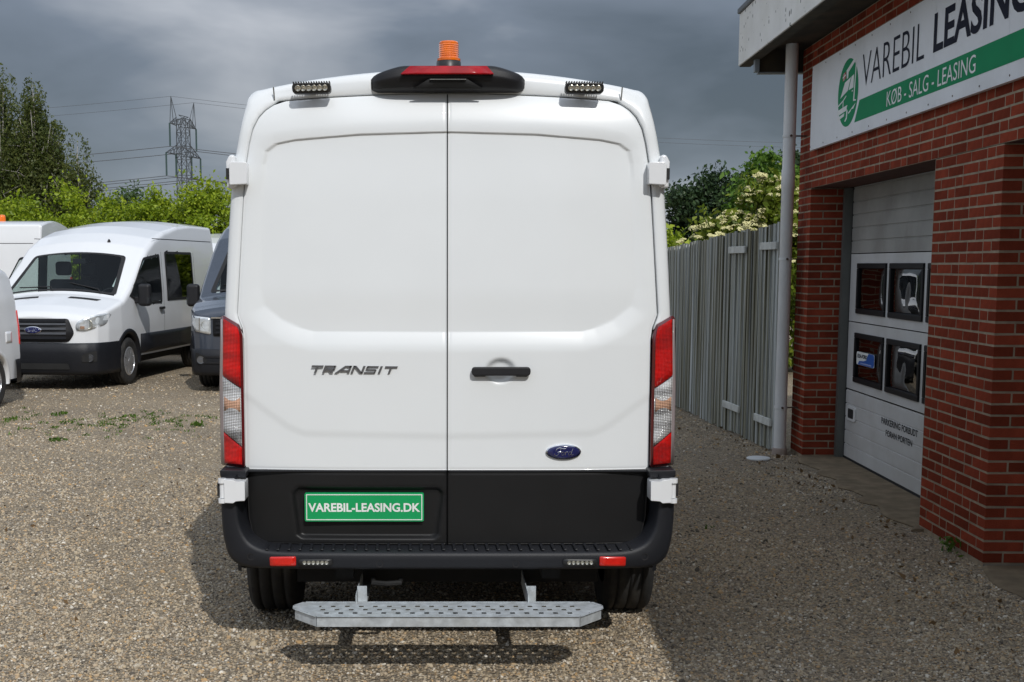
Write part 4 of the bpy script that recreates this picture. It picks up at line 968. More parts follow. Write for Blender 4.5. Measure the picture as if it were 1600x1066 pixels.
# mortar core, recessed behind the brick faces
c = MB(); mx = W0+.0012; ZL = ZB+36*CR
c.box(mx, W0+.34, S1+.0042, S2-.004, -.05, ZL)
c.box(mx, W0+.34, S3+.0042, SE-.003, -.05, ZL)
c.box(mx, W0+.34, NEAR, SE-.003, ZL+.004, WTOP)
c.box(mx, W0+.34, -7.0, NEAR-.002, -.05, WTOP)
c.obj('mortar', M['mortar'], BR)
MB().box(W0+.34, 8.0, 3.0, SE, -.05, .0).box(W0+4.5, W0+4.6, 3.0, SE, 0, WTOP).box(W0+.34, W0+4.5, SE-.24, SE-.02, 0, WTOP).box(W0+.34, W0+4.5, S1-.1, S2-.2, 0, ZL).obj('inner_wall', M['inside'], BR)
MB().box(W0+.012, W0+.33, S2-.004, S3+.004, ZL+.002, ZL+.02).box(W0+.012, W0+.33, NEAR, S1+.004, ZL+.002, ZL+.02).obj('lintel', mat('dark_lintel_brick', (.085, .030, .020), .9, var=.3, vscale=14, bump=.5), BR)
MB().box(W0+.004, W0+.30, S3-.006, SE, -.05, ZB-.004).box(W0+.004, W0+.30, S1, S2, -.05, ZB-.006).obj('plinth', M['plinth'], BR)
BL = {}
def brick_mesh(lx, ly, k):
    key = (round(lx, 3), round(ly, 3), k)
    if key in BL: return BL[key]
    r = random.Random(hash(key) & 0xffff); j = lambda a=.0007: r.uniform(-a, a)
    h = .0268; b = .0014; V = []
    for z, i in ((-h, b), (-h+b, 0), (h-b, 0), (h, b)):
        for x, y in ((0, 0), (1, 0), (1, 1), (0, 1)):
            V.append((x*lx+(i if x == 0 else -i)+j(), y*ly+(i if y == 0 else -i)+j(.0012), z+j(.0012)))
    F = [(3, 2, 1, 0), (12, 13, 14, 15)]+[(a*4+q, a*4+(q+1) % 4, a*4+4+(q+1) % 4, a*4+4+q) for a in range(3) for q in range(4)]
    me = bpy.data.meshes.new('brick'); me.from_pydata(V, [], F); me.materials.append(M['brick']); me.update(); BL[key] = me; return me
bricks = []   # (x, y, z, lx, ly)
HDR, STR, J, DEP = .108, .228, .012, .108
def run(y0, lens, z, x=W0):
    y = y0
    for l in lens: bricks.append((x+random.uniform(-.0006, .0005), y, z, DEP, l)); y += l+J
for k in range(36):
    z = ZB+k*CR+.5*(CR)
    ev = k % 2 == 0
    mid = [STR, STR, HDR, STR, STR] if ev else random.choice([[HDR, STR, STR, STR, HDR, HDR], [HDR, HDR, STR, STR, STR, HDR], [HDR, STR, HDR, STR, STR, HDR], [HDR, STR, STR, HDR, STR, HDR]])
    if ev and random.random() < .5: random.shuffle(mid); mid = [STR]+[m for m in mid if m == HDR][:1]+[STR]*3 if random.random() < .5 else [STR, STR, STR, HDR, STR]
    run(S1, mid, z)
    # near jamb faces the camera; the first brick of the front run forms its corner
    if ev: rest = [(STR, W0+DEP+J)]
    else:
        bricks[-len(mid)] = (W0, S1, z, STR, HDR); rest = [(HDR, W0+STR+J)]
    for l, x in rest: bricks.append((x, S1+random.uniform(-.001, .0006), z, l, DEP))
    # far stub beyond the garage door
    if ev: run(S3, [STR, SE-S3-STR-J], z); bricks.append((W0+DEP+J, S3, z, STR, DEP))
    else:
        run(S3, [HDR, STR, SE-S3-HDR-STR-2*J], z); bricks[-3] = (W0, S3, z, STR, HDR); bricks.append((W0+STR+J, S3, z, HDR, DEP))
for k in range(36, 55):
    z = ZB+(k+.5)*CR; y = NEAR+random.uniform(0, .22)
    if 2.80 < z < 3.42: lo = True
    while y < SE-.03:
        l = HDR if random.random() < .22 else STR
        l = min(l, SE-y)
        if SE-(y+l+J) < .06: l = SE-y
        bricks.append((W0+random.uniform(-.0006, .0005), y, z, DEP, l)); y += l+J
def show_key(b):
    x, y, z, lx, ly = b; far = math.hypot(x, y)
    u = 686.45+1955.95*(math.cos(YAW)*x+math.sin(YAW)*(y+ly))/(y+ly)
    hidden = u > 1640 or (2.80 < z < 3.42 and y < 11.2)
    return far+(100 if hidden else 0)
bricks.sort(key=show_key)
for x, y, z, lx, ly in bricks[:298]:
    o = bpy.data.objects.new('brick', brick_mesh(lx, ly, random.randrange(3))); COL.objects.link(o); o.location = (x, y, z); o.parent = BR
g = MB()
for x, y, z, lx, ly in bricks[298:]:
    me = brick_mesh(lx, ly, random.randrange(3)); g.add([(v.co.x+x, v.co.y+y, v.co.z+z) for v in me.vertices], [tuple(p.vertices) for p in me.polygons])
tag(g.obj('brickwork', M['brick'], BR), kind='stuff')
# roof edge
FX = W0-.50; FE = 12.28
MB().box(FX, FX+.10, -7.0, FE, 3.62, 4.10).obj('fascia', M['fascia'], BR, bevel=.006)
MB().box(FX-.02, FX+.16, -7.0, FE+.015, 4.102, 4.15).obj('flashing', M['lead'], BR, bevel=.008)
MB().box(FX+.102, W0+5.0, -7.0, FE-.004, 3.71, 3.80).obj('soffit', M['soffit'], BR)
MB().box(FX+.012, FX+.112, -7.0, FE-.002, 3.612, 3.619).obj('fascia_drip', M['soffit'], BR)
MB().box(FX+.16, W0+5.0, -7.0, FE, 3.802, 4.09).obj('roof', M['lead'], BR)
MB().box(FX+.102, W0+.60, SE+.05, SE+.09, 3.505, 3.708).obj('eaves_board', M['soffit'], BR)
MB().box(FX+.06, FX+.10, SE-.02, SE+.048, 3.50, 3.62).box(FX+.10, W0+.6, SE+.03, SE+.10, 3.490, 3.504).obj('eaves_trim', M['zinc'], BR)
# garage door
DX0 = 3.262
gd = MB().box(DX0+.012, DX0+.045, S2+.02, 11.36, -.01, .62).box(DX0+.012, DX0+.045, S2+.02, 11.36, 1.86, 2.43).obj('garage_door', M['door'], BR)
secs = [(.040, .646), (.655, 1.245), (1.254, 1.842), (1.850, 2.42)]
wins = [(10.307, 11.092), (9.433, 10.219), (8.56, 9.345)]
wz = {1: (.728, 1.160), 2: (1.327, 1.762)}
for i, (z0, z1) in enumerate(secs):
    V = MB(); yy0, yy1 = S2+.02, 11.36
    if i in wz:
        a, b_ = wz[i]; 
        V.box(DX0, DX0+.012, yy0, yy1, z0, a+.03).box(DX0, DX0+.012, yy0, yy1, b_-.03, z1)
        ed = [yy0]+[q for p in wins[::-1] for q in (p[0]+.03, p[1]-.03)]+[yy1]
        for k in range(0, len(ed), 2): V.box(DX0, DX0+.012, ed[k], ed[k+1], a+.03, b_-.03)
    else:
        n_ = 5; hh = (z1-z0)/n_
        prof = []
        for k in range(n_):
            za = z0+k*hh; prof += [(0, za), (0, za+hh-.014), (.007, za+hh-.010), (.007, za+hh-.004)]
        prof.append((0, z1))
        V2 = [(DX0+p, y, z) for y in (yy0, yy1) for p, z in prof]; m_ = len(prof)
        V.add(V2, [(k, k+1, m_+k+1, m_+k) for k in range(m_-1)])
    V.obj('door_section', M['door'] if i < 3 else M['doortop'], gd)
MB().box(DX0-.004, DX0+.03, S2+.02, 11.36, -.005, .036).obj('rubber_strip', M['gap'], gd)
for i, (a, b_) in wz.items():
    for (y0, y1) in wins:
        f = MB(); t = .045
        f.box(DX0-.016, DX0+.02, y0, y1, a, a+t).box(DX0-.016, DX0+.02, y0, y1, b_-t, b_).box(DX0-.016, DX0+.02, y0, y0+t, a+t, b_-t).box(DX0-.016, DX0+.02, y1-t, y1, a+t, b_-t)
        f.obj('window_frame', M['frame'], gd, bevel=.006)
        V = []; F = []; nu, nv = 15, 11
        for iu in range(nu):
            for iv in range(nv):
                u, v = iu/(nu-1), iv/(nv-1); bul = -.009*(1-(2*u-1)**6)*(1-(2*v-1)**6)+.003*math.sin(5*u+3*v+y0*7)*math.sin(PI*u)*math.sin(PI*v)
                V.append((DX0+.004+bul, y0+t+(y1-y0-2*t)*u, a+t+(b_-a-2*t)*v))
        for iu in range(nu-1):
            for iv in range(nv-1): F.append((iu*nv+iv, iu*nv+iv+1, (iu+1)*nv+iv+1, (iu+1)*nv+iv))
        mobj('window_pane', V, F, M['pane'], gd, smooth=True)
MB().box(DX0+.01, DX0+.045, 3.9, S1-.10, -.01, ZL).obj('garage_door', M['door'], BR)
# sticker on the lower far pane
sx = DX0-.018
MB().prism(fillet([(10.985, .892), (10.985, 1.004), (10.49, 1.004), (10.49, .892)], .025), lambda a, b, d: (sx+d, a, b), 0, .002).obj('sticker', M['print_white'], gd)
bl = [(10.64, 1.003), (10.515, 1.003), (10.493, .985), (10.493, .915), (10.515, .894), (10.94, .894), (10.90, .925), (10.78, .930), (10.70, .945), (10.67, .985)]
MB().prism(bl, lambda a, b, d: (sx-.0015+d, a, b), 0, .001).obj('sticker_field', M['bluep'], gd)
lettering('sticker_lettering', 'ELSA-FORD', lambda a, b: (sx-.0016, 10.955-a, b), 0, .27, .952, .985, M['navy'], gd, bold=.03)
MB().box(sx-.003, sx-.0017, 10.56, 10.86, .903, .914).obj('sticker_line', mat('pale_blue_print', (.30, .36, .60), .5), gd)
hf = fillet([(10.99, .375), (10.99, .505), (11.25, .505), (11.25, .375)], .03)
hd = MB().prism(hf, lambda a, b, d: (DX0-.012+d, a, b), 0, .012).obj('handle_frame', M['pipe'], gd, bevel=.004)
MB().prism(fillet([(11.04, .398), (11.04, .482), (11.20, .482), (11.20, .398)], .02), lambda a, b, d: (DX0-.0135+d, a, b), 0, .006).obj('handle_recess', M['dark'], gd)
for body, y0, y1, z0, z1 in (('PARKERING FORBUDT', 10.292, 9.427, .460, .514), ('FORAN PORTEN', 10.172, 9.540, .373, .424)):
    ws_ = body.split(' '); tot = sum(len(q_) for q_ in ws_)+.6; yy = y0
    for q_ in ws_:
        wd_ = (y0-y1)*len(q_)/tot; lettering('door_lettering', q_, lambda a, b: (DX0-.0018, yy-a, b), 0, wd_, z0, z1, M['gap'], gd, bold=.02); yy -= wd_+(y0-y1)*.6/tot
MB().box(W0+.285, DX0+.06, 11.335, S3-.004, -.02, ZL).obj('door_frame', M['doorframe'], BR)
MB().box(DX0-.05, DX0+.06, S2+.004, S2+.06, -.02, ZL).obj('door_frame', M['doorframe'], BR)
MB().box(DX0-.002, DX0+.01, 11.318, 11.332, -.005, ZL).obj('door_seal', M['gap'], BR)
# concrete thresholds
def slab(name, x0, x1, y0, y1, z, label):
    n = 26; V = []; F = []; r = random.Random(3)
    for i in range(n+1):
        y = y0+(y1-y0)*i/n; e = .045*math.sin(i*1.3)+r.uniform(-.03, .03)
        V += [(x0+e+.03, y, -.06), (x0+e, y, z-.012), (x0+e+.025, y, z), (x1, y, z)]
    for i in range(n):
        for j in range(3): F.append((i*4+j, i*4+j+1, (i+1)*4+j+1, (i+1)*4+j))
    F += [(0, 1, 2, 3), (n*4+3, n*4+2, n*4+1, n*4)]
    o = mobj(name, V, F, M['concrete'], None); o.rotation_euler = (0, 0, -YAW); tag(o, kind='structure'); return o
slab('pavement', W0-.07, DX0+.25, S2-.10, S3+.03, .020, '')
slab('pavement', W0-.06, DX0+.35, 3.2, S1-.004, .016, '')

# sign board on the wall
SG = empty('sign_board', (0, 0, 0), -YAW)
tag(SG, 'long white sign with green stripe and round van logo above the garage door', 'sign')
sxx = W0-.045
for y0, y1 in ((9.84, 11.31), (8.2915, 9.838), (7.138, 8.2895), (5.70, 7.136), (4.6, 5.698)):
    MB().box(sxx, W0-.012, y0, y1, 2.745, 3.462).obj('sign_panel', M['sign'], SG)
    if True: pass
MB().box(W0-.012, W0-.001, 4.7, 11.2, 2.80, 2.86).box(W0-.012, W0-.001, 4.7, 11.2, 3.34, 3.40).obj('sign_rail', M['zinc'], SG)
sf = lambda a, b, d=0: (sxx-.0015-d, a, b)
MB().prism([(9.990, 2.842), (9.875, 2.998), (4.6, 2.998), (4.6, 2.842)], lambda a, b, d: (sxx-.0015+d, a, b), 0, .001).obj('green_stripe', M['green'], SG)
lettering('sign_lettering', 'VAREBIL', lambda a, b: (sxx-.002, 9.830-a, b), 0, 1.350, 3.084, 3.328, M['navy'], SG, bold=-.012)
lettering('sign_lettering', 'LEASING', lambda a, b: (sxx-.002, 8.312-a, b), 0, 1.440, 3.088, 3.336, M['navy'], SG, bold=.025)
lettering('stripe_lettering', 'KØB - SALG - LEASING', lambda a, b: (sxx-.0035, 9.209-a, b), 0, 1.622, 2.864, 2.970, M['print_white'], SG)
lc = [10.195, 3.095]
ell = [(lc[0]+.275*math.cos(t), lc[1]+.262*math.sin(t)) for t in np.linspace(0, 2*PI, 49)[:-1]]
lg = MB().prism(ell, lambda a, b, d: (sxx-.0015+d, a, b), 0, .001).obj('sign_logo', M['green'], SG)
def LP(u, v):      # logo coordinates: u 0..1 from its far edge to its near edge, v 0..1 upwards
    return (lc[0]+.275-.55*u, lc[1]-.262+.524*v)
cut = [[(.40, .84), (.80, .97), (.90, .94), (.50, .80), (.49, .72), (.43, .71)], [(.34, .67), (.63, .71), (.49, .53), (.13, .46)], [(.66, .71), (.77, .73), (.77, .54), (.54, .53)],
       [(.85, .90), (.89, .90), (.83, .36), (.91, .35), (.91, .33), (.78, .34)], [(.0, .36), (.28, .42), (.42, .47), (.43, .455), (.29, .40), (.0, .34)], [(.265, .41), (.295, .41), (.295, .30), (.265, .30)],
       [(.0, .29), (.50, .32), (.44, .24), (.0, .21)], [(.02, .185), (.36, .215), (.34, .17), (.05, .14)], [(.47, .27), (.52, .23), (.50, .12), (.42, .08), (.38, .09), (.45, .14)], [(.56, .20), (.90, .30), (.80, .23), (.70, .23), (.66, .20), (.57, .18)], [(.70, .505), (.75, .505), (.75, .49), (.70, .485)]]
g = MB()
for p in cut: g.prism([LP(*q) for q in p], lambda a, b, d: (sxx-.0025+d, a, b), 0, .0009)
g.obj('logo_van_drawing', M['print_white'], lg)
MB().prism([LP(.23, .80), LP(.38, .83), LP(.38, .73), LP(.23, .70)], lambda a, b, d: (sxx-.003+d, a, b), 0, .001).obj('logo_flag', M['redprint'], lg)
MB().prism([LP(.275, .815), LP(.30, .82), LP(.30, .71), LP(.275, .705)], lambda a, b, d: (sxx-.0035+d, a, b), 0, .001).prism([LP(.23, .765), LP(.38, .79), LP(.38, .77), LP(.23, .745)], lambda a, b, d: (sxx-.0042+d, a, b), 0, .001).obj('flag_cross', M['print_white'], lg)
g = MB()
for i in range(16):
    g.lathe([(.007, 0), (.005, -.002), (.001, -.002)], (sxx-.001, 5.0+.42*i, 2.775), 'x', 8).lathe([(.007, 0), (.005, -.002), (.001, -.002)], (sxx-.001, 5.0+.42*i, 3.435), 'x', 8)
g.obj('sign_screws', M['rust'], SG)

# drainpipe
DP = empty('drainpipe', (math.cos(YAW)*2.755+math.sin(YAW)*11.62, -math.sin(YAW)*2.755+math.cos(YAW)*11.62, 0), -YAW)
tag(DP, 'grey plastic drainpipe at the far corner of the brick wall beside the wooden fence', 'drainpipe')
MB().lathe([(.055, .06), (.055, 2.43), (.060, 2.44), (.060, 2.60), (.055, 2.61), (.055, 3.72)], (0, 0, 0), 'z', 28).obj('pipe', M['pipe'], DP, smooth=True)
MB().lathe([(.068, -.05), (.068, .045), (.064, .06), (.055, .062)], (0, 0, 0), 'z', 28).obj('pipe_socket', mat('old_clay_socket', (.33, .27, .23), .8, var=.2), DP, smooth=True)
for z in (.44, 1.80, 2.90):
    cl = MB().lathe([(.0565, -.012), (.059, -.012), (.059, .012), (.0565, .012)], (0, 0, z), 'z', 28).obj('pipe_clamp', M['pipe'], DP)
    MB().tube([(.0, -.06, z), (.0, -.075, z)], .011, 8).tube([(.055, -.03, z), (.15, -.02, z)], .007, 6).obj('clamp_screw', M['rust'], cl)
dl = MB().lathe([(.105, .0), (.105, .010), (.098, .016), (.02, .020), (.001, .020)], (0, 0, 0), 'z', 32).obj('drain_lid', M['lid'], None, smooth=False)
dl.location = (math.cos(YAW)*2.492+math.sin(YAW)*11.29, -math.sin(YAW)*2.492+math.cos(YAW)*11.29, .004)
tag(dl, 'round white plastic lid lying on the gravel by the drainpipe', 'drain lid')

# fence with a plank gate
fx0, fy0 = 2.735, 11.72; fdir = math.atan2(-.0917, 1.0)
fo = Vector((math.cos(YAW)*fx0+math.sin(YAW)*fy0, -math.sin(YAW)*fx0+math.cos(YAW)*fy0, 0))
FN = empty('wooden_fence', fo, -YAW+math.atan(.0917))
tag(FN, 'weathered grey plank fence with a plank gate next to the drainpipe', 'fence')
r = random.Random(11); y = .0; k = 0; pm = {}
def plank(wd, key):
    if key in pm: return pm[key]
    q = random.Random(key); V = []
    for z in (0, .33, .66, 1):
        for x, yy in ((0, 0), (.020, 0), (.020, wd), (0, wd)): V.append((x+q.uniform(-.002, .002), yy+q.uniform(-.003, .003), z))
    F = [(3, 2, 1, 0), (12, 13, 14, 15)]+[(a*4+i, a*4+(i+1) % 4, a*4+4+(i+1) % 4, a*4+4+i) for a in range(3) for i in range(4)]
    me = bpy.data.meshes.new('plank'); me.from_pydata(V, [], F); me.materials.append(M['plank']); me.update(); pm[key] = me; return me
gate = empty('gate', (0, 0, 0), parent=FN)
while y < 9.5:
    over = k % 2 == 0; wd = .068 if over else .11
    o = bpy.data.objects.new('plank', plank(wd, (2 if over else 20)+r.randrange(4))); COL.objects.link(o)
    ht = 2.13-.040*y+r.uniform(-.015, .015); zb_ = r.uniform(.0, .035)
    if abs(y-.70) < .05: k += 1; y += .075; bpy.data.objects.remove(o); continue
    o.location = ((-.018 if over else .006)+r.uniform(-.003, .003), y+r.uniform(-.006, .006), zb_); o.rotation_euler = (r.uniform(-.002, .002), r.uniform(-.004, .004), 0)
    o.scale = (1, 1, ht-zb_); o.parent = gate if y < 1.55 else FN
    y += .062 if over else .058; k += 1
MB().box(.028, .075, -.05, 9.6, .35, .45).box(.028, .075, -.05, 9.6, 1.62, 1.72).obj('rail', M['batten'], FN)
for py in (.72, 1.62, 3.4, 5.2, 7.0, 8.8): MB().box(.080, .17, py-.045, py+.045, -.05, 1.9-.03*py).obj('post', M['batten'], FN)
for y0, y1, z in ((.02, .50, 1.925), (.98, 1.55, 1.90), (.04, .53, .275), (1.05, 1.62, .285)):
    MB().box(-.046, -.022, y0, y1, z-.035, z+.035).obj('batten', M['batten'], gate, bevel=.004)

# ------------------------------------------------------------------ ground
xs = np.concatenate([[-600, -200, -80], np.linspace(-40, 40, 41), [80, 200, 600]]); ys = np.concatenate([[-200, -40], np.linspace(-10, 60, 36), [120, 300, 900]])
V = [(x, y, 0) for y in ys for x in xs]; nx = len(xs); F = [(j*nx+i, j*nx+i+1, (j+1)*nx+i+1, (j+1)*nx+i) for j in range(len(ys)-1) for i in range(nx-1)]
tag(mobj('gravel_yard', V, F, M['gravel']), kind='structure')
# loose stones where the gravel is near enough to see them singly
def keep(x, y):
    u = 686.45+1955.95*x/y; bx = x*math.cos(YAW)-y*math.sin(YAW); by = x*math.sin(YAW)+y*math.cos(YAW)
    return (u > -60) & (u < 1680) & (bx < np.where((by > S2-.1) & (by < S3), W0-.10, W0-.01)) & ~((by < S1) & (bx > W0-.09)) & ~((by > 11.6) & (bx > 2.735-.0917*(by-11.73)-.03))
pts = []; szs = []
for y0, y1, dens, s0 in ((4.75, 6.2, 4600, .0055), (6.2, 8.0, 2900, .0062), (8.0, 10.5, 1500, .0069), (10.5, 14.5, 560, .0078), (14.5, 20, 170, .009)):
    xa, xb = -.37*y1-.2, .48*y1+.2; n = int((y1-y0)*(xb-xa)*dens)
    x = RNG.uniform(xa, xb, n); y = RNG.uniform(y0, y1, n)
    pat = np.sin(1.7*x+.6*y+1)+np.sin(2.9*x-1.3*y)+np.sin(.9*x+2.3*y+2)+.8*np.sin(5.1*x+3.7*y)+.8*np.sin(7.3*x-4.1*y+1)
    k = keep(x, y) & (RNG.random(n) < .30+.70*np.clip((pat+2.2)/2.6, 0, 1)); x, y = x[k], y[k]
    s = s0*np.exp(RNG.normal(0, .33, len(x))); pts.append(np.stack([x, y, s*.12], 1)); szs.append(s)
pts = np.concatenate(pts); szs = np.concatenate(szs)
me = bpy.data.meshes.new('gravel'); me.vertices.add(len(pts)); me.vertices.foreach_set('co', pts.astype(np.float32).ravel())
at = me.attributes.new('stone_size', 'FLOAT', 'POINT'); at.data.foreach_set('value', szs.astype(np.float32)); me.materials.append(M['stone'])
gv = bpy.data.objects.new('gravel', me); COL.objects.link(gv); tag(gv, kind='stuff')
ng = bpy.data.node_groups.new('gravel_stones', 'GeometryNodeTree'); ng.interface.new_socket('Geometry', in_out='INPUT', socket_type='NodeSocketGeometry'); ng.interface.new_socket('Geometry', in_out='OUTPUT', socket_type='NodeSocketGeometry')
gi = ng.nodes.new('NodeGroupInput'); go = ng.nodes.new('NodeGroupOutput'); ip = ng.nodes.new('GeometryNodeInstanceOnPoints')
ico = ng.nodes.new('GeometryNodeMeshIcoSphere'); ico.inputs['Radius'].default_value = 1.0; ico.inputs['Subdivisions'].default_value = 2
spn = ng.nodes.new('GeometryNodeSetPosition'); nz = ng.nodes.new('ShaderNodeTexNoise'); nz.inputs['Scale'].default_value = .9
vm = ng.nodes.new('ShaderNodeVectorMath'); vm.operation = 'SUBTRACT'; vm.inputs[1].default_value = (.5, .5, .5); ng.links.new(nz.outputs['Color'], vm.inputs[0])
ng.links.new(ico.outputs[0], spn.inputs['Geometry']); ng.links.new(vm.outputs[0], spn.inputs['Offset'])
sm = ng.nodes.new('GeometryNodeSetMaterial'); sm.inputs['Material'].default_value = M['stone']; ng.links.new(spn.outputs[0], sm.inputs[0])
rv = ng.nodes.new('FunctionNodeRandomValue'); rv.data_type = 'FLOAT_VECTOR'; rv.inputs[0].default_value = (0, 0, 0); rv.inputs[1].default_value = (.9, .9, 6.28)
rs = ng.nodes.new('FunctionNodeRandomValue'); rs.data_type = 'FLOAT_VECTOR'; rs.inputs[0].default_value = (.8, .6, .45); rs.inputs[1].default_value = (1.25, 1.0, .8); rs.inputs['Seed'].default_value = 5
na = ng.nodes.new('GeometryNodeInputNamedAttribute'); na.data_type = 'FLOAT'; na.inputs['Name'].default_value = 'stone_size'
vs2 = ng.nodes.new('ShaderNodeVectorMath'); vs2.operation = 'SCALE'; ng.links.new(rs.outputs[0], vs2.inputs[0]); ng.links.new(na.outputs[0], vs2.inputs['Scale'])
ng.links.new(gi.outputs[0], ip.inputs['Points']); ng.links.new(sm.outputs[0], ip.inputs['Instance']); ng.links.new(rv.outputs[0], ip.inputs['Rotation']); ng.links.new(vs2.outputs[0], ip.inputs['Scale']); ng.links.new(ip.outputs[0], go.inputs[0])
gv.modifiers.new('stones', 'NODES').node_group = ng

# ------------------------------------------------------------------ plants
def leaf_cloud(P, size, rng, droop=0.0, aspect=.55):
    n = len(P); d = rng.normal(size=(n, 3)); d[:, 2] -= droop; d /= np.linalg.norm(d, axis=1)[:, None]
    e = rng.normal(size=(n, 3)); e -= (e*d).sum(1)[:, None]*d; e /= np.linalg.norm(e, axis=1)[:, None]
    s = size*np.exp(rng.normal(0, .28, n))[:, None]; a = P-d*s*.5; b = P+d*s*.5; m = P+e*s*aspect*.5+np.cross(d, e)*s*.12; m2 = P-e*s*aspect*.5+np.cross(d, e)*s*.12
    V = np.stack([a, m, b, m2], 1).reshape(-1, 3); return V
def quads(name, V, m, parent):
    me = bpy.data.meshes.new(name); n = len(V)//4
    me.vertices.add(len(V)); me.vertices.foreach_set('co', V.astype(np.float32).ravel()); me.loops.add(len(V)); me.loops.foreach_set('vertex_index', np.arange(len(V), dtype=np.int32))
    me.polygons.add(n); me.polygons.foreach_set('loop_start', np.arange(0, len(V), 4, dtype=np.int32)); me.polygons.foreach_set('loop_total', np.full(n, 4, np.int32)); me.update(calc_edges=True)
    me.materials.append(m); o = bpy.data.objects.new(name, me); COL.objects.link(o)
    if parent: o.parent = parent
    return o
def crown_points(blobs, n, rng, clump=.30, nclump=60, shell=.55):
    """leaf positions: clumps spread over the outer part of each blob, so gaps are left between them"""
    vol = np.array([b[3]*b[4]*b[5] for b in blobs])**(2/3); vol /= vol.sum(); out = []
    for b, f in zip(blobs, vol):
        k = max(6, int(nclump*f)); m = max(20, int(n*f)); d = rng.normal(size=(k, 3)); d /= np.linalg.norm(d, axis=1)[:, None]
        r = rng.uniform(shell, 1.0, k)[:, None]; C = np.array(b[:3])+d*r*np.array(b[3:6]); w = rng.uniform(.5, 1.4, k); w /= w.sum()
        i = rng.choice(k, m, p=w); cs = clump*rng.uniform(.6, 1.3, k)[i]; out.append(C[i]+rng.normal(size=(m, 3))*cs[:, None]*np.array([1, 1, .75]))
    return np.concatenate(out)
def trunk(parent, h, r, limbs, m, rng, name='trunk'):
    g = MB(); base = Vector((0, 0, 0)); pts = [Vector((rng.normal(0, r*.5)*i/5, rng.normal(0, r*.5)*i/5, h*i/6-.05)) for i in range(7)]; g.tube(pts, [r*(1.25-.16*i) for i in range(7)], 8)
    for L_ in limbs:
        t = rng.uniform(.25, .9); p = pts[int(t*6)]; e_ = Vector(L_); mid = p.lerp(e_, .5)+Vector((0, 0, .12*(e_-p).length)); g.tube([p, mid, e_], [r*.45, r*.28, r*.08], 6)
    return g.obj(name, m, parent, smooth=True)
def tree(name, loc, label, cat, blobs, n, size, m, bark=None, h=2.0, r=.10, seed=1, group=None, clump=.3, nclump=60, shell=.55, droop=0):
    rng = np.random.default_rng(seed); t = empty(name, loc); tag(t, label, cat, group)
    P = crown_points(blobs, n, rng, clump, nclump, shell); P = P[P[:, 2] > .05]
    quads('crown', leaf_cloud(P, size, rng, droop), m, t)
    trunk(t, h, r, [tuple(np.array(b[:3])+rng.normal(size=3)*.3*np.array(b[3:6])) for b in blobs for _ in range(2)], bark or M['bark'], rng)
    return t
HG = 'shrubs along the far edge of the yard'
def bush(x, y, w, h, seed, label, m='leaf_hedge', n=30000, size=.085, cat='shrub', nc=170):
    rng = np.random.default_rng(seed); bl = []
    for k in range(6): bl.append((rng.uniform(-.6, .6)*w, rng.uniform(-.5, .5), h*rng.uniform(.35, .78), w*rng.uniform(.32, .5), .9, h*rng.uniform(.22, .36)))
    bl.append((0, 0, h*.35, w*.85, 1.0, h*.35)); top = max(b[2]+b[5] for b in bl); bl = [(b[0], b[1], b[2]*h/top*.95, b[3], b[4], b[5]*h/top*.95) for b in bl]
    return tree('shrub', (x, y, 0), label, cat, bl, n, size, M[m], h=h*.55, r=.06, seed=seed, group=HG, clump=.17, nclump=nc, shell=.6)
bush(-14.0, 31.0, 1.6, 3.7, 21, 'bright green shrub at the far left, in front of the birch')
bush(-11.2, 30.5, 1.5, 3.7, 22, 'bright green shrub behind the roof of the side-on van with the beacon')
bush(-9.6, 30.0, 1.15, 3.72, 23, 'bright yellow-green shrub below the right side of the big birch')
bush(-8.95, 29.4, 1.05, 3.75, 29, 'bright green shrub in front of the trunk of the forked birch')
bush(-8.3, 31.2, 1.05, 3.6, 24, 'green shrub just left of the grey-green one, above the crew van roof')
bush(-7.9, 32.5, 1.05, 3.9, 25, 'grey-green shrub between the birch and the bright shrubs by the pylon', m='leaf_mid', n=17000, size=.085)
bush(-6.45, 30.0, 1.2, 3.72, 26, 'rounded bright green shrub directly below the pylon, left one of the two')
bush(-5.35, 29.6, 1.05, 3.75, 27, 'rounded bright green shrub directly beside the roof of the big van, taller of the two')
bush(-4.5, 29.2, 1.0, 3.2, 28, 'bright green shrub partly hidden by the left edge of the big van')

def birch(loc, spires, label, seed, n, size=.13):
    rng = np.random.default_rng(seed); t = empty('birch_tree', loc); tag(t, label, 'tree', 'birch trees behind the yard'); P = []; lim = []; strands = None
    for sx, sy, h, wd in spires:
        nst = int(n*wd*h/30)
        for _ in range(nst):
            zt = h*(1-.86*rng.random()**.8); f = max(0, (h-zt)/h); rad = wd*min(1, .42+(f*6)**.6)*(.75+.3*math.sin(zt*2.3+sx*5)*math.cos(zt*1.1+sx)); a = rng.uniform(0, 2*PI); q = rad*rng.uniform(.25, 1.0)
            x0, y0 = sx+q*math.cos(a), sy+q*math.sin(a); L_ = rng.uniform(.3, 1.3)*min(1, .35+f*1.6); k = int(6+L_*13); tt = np.sort(rng.random(k))
            P.append(np.stack([x0+.22*np.sin(tt*2+a)*tt+rng.normal(0, .09, k), y0+rng.normal(0, .07, k), zt-L_*tt+rng.normal(0, .03, k)+.25*(1-tt)*math.exp(-f*6)], 1))
        for i in range(7):
            z = h*rng.uniform(.3, .85); a = rng.uniform(0, 2*PI); lim.append((sx+wd*.6*math.cos(a), sy+wd*.6*math.sin(a), z+.6))
        lim.append((sx, sy, h*.97))
    P = np.concatenate(P); P = P[P[:, 2] > .4]
    quads('crown', leaf_cloud(P, size, rng, droop=.9, aspect=.5), M['leaf_birch'], t)
    trunk(t, max(s[2] for s in spires)*.8, .10, lim, M['birchbark'], rng)
    return t
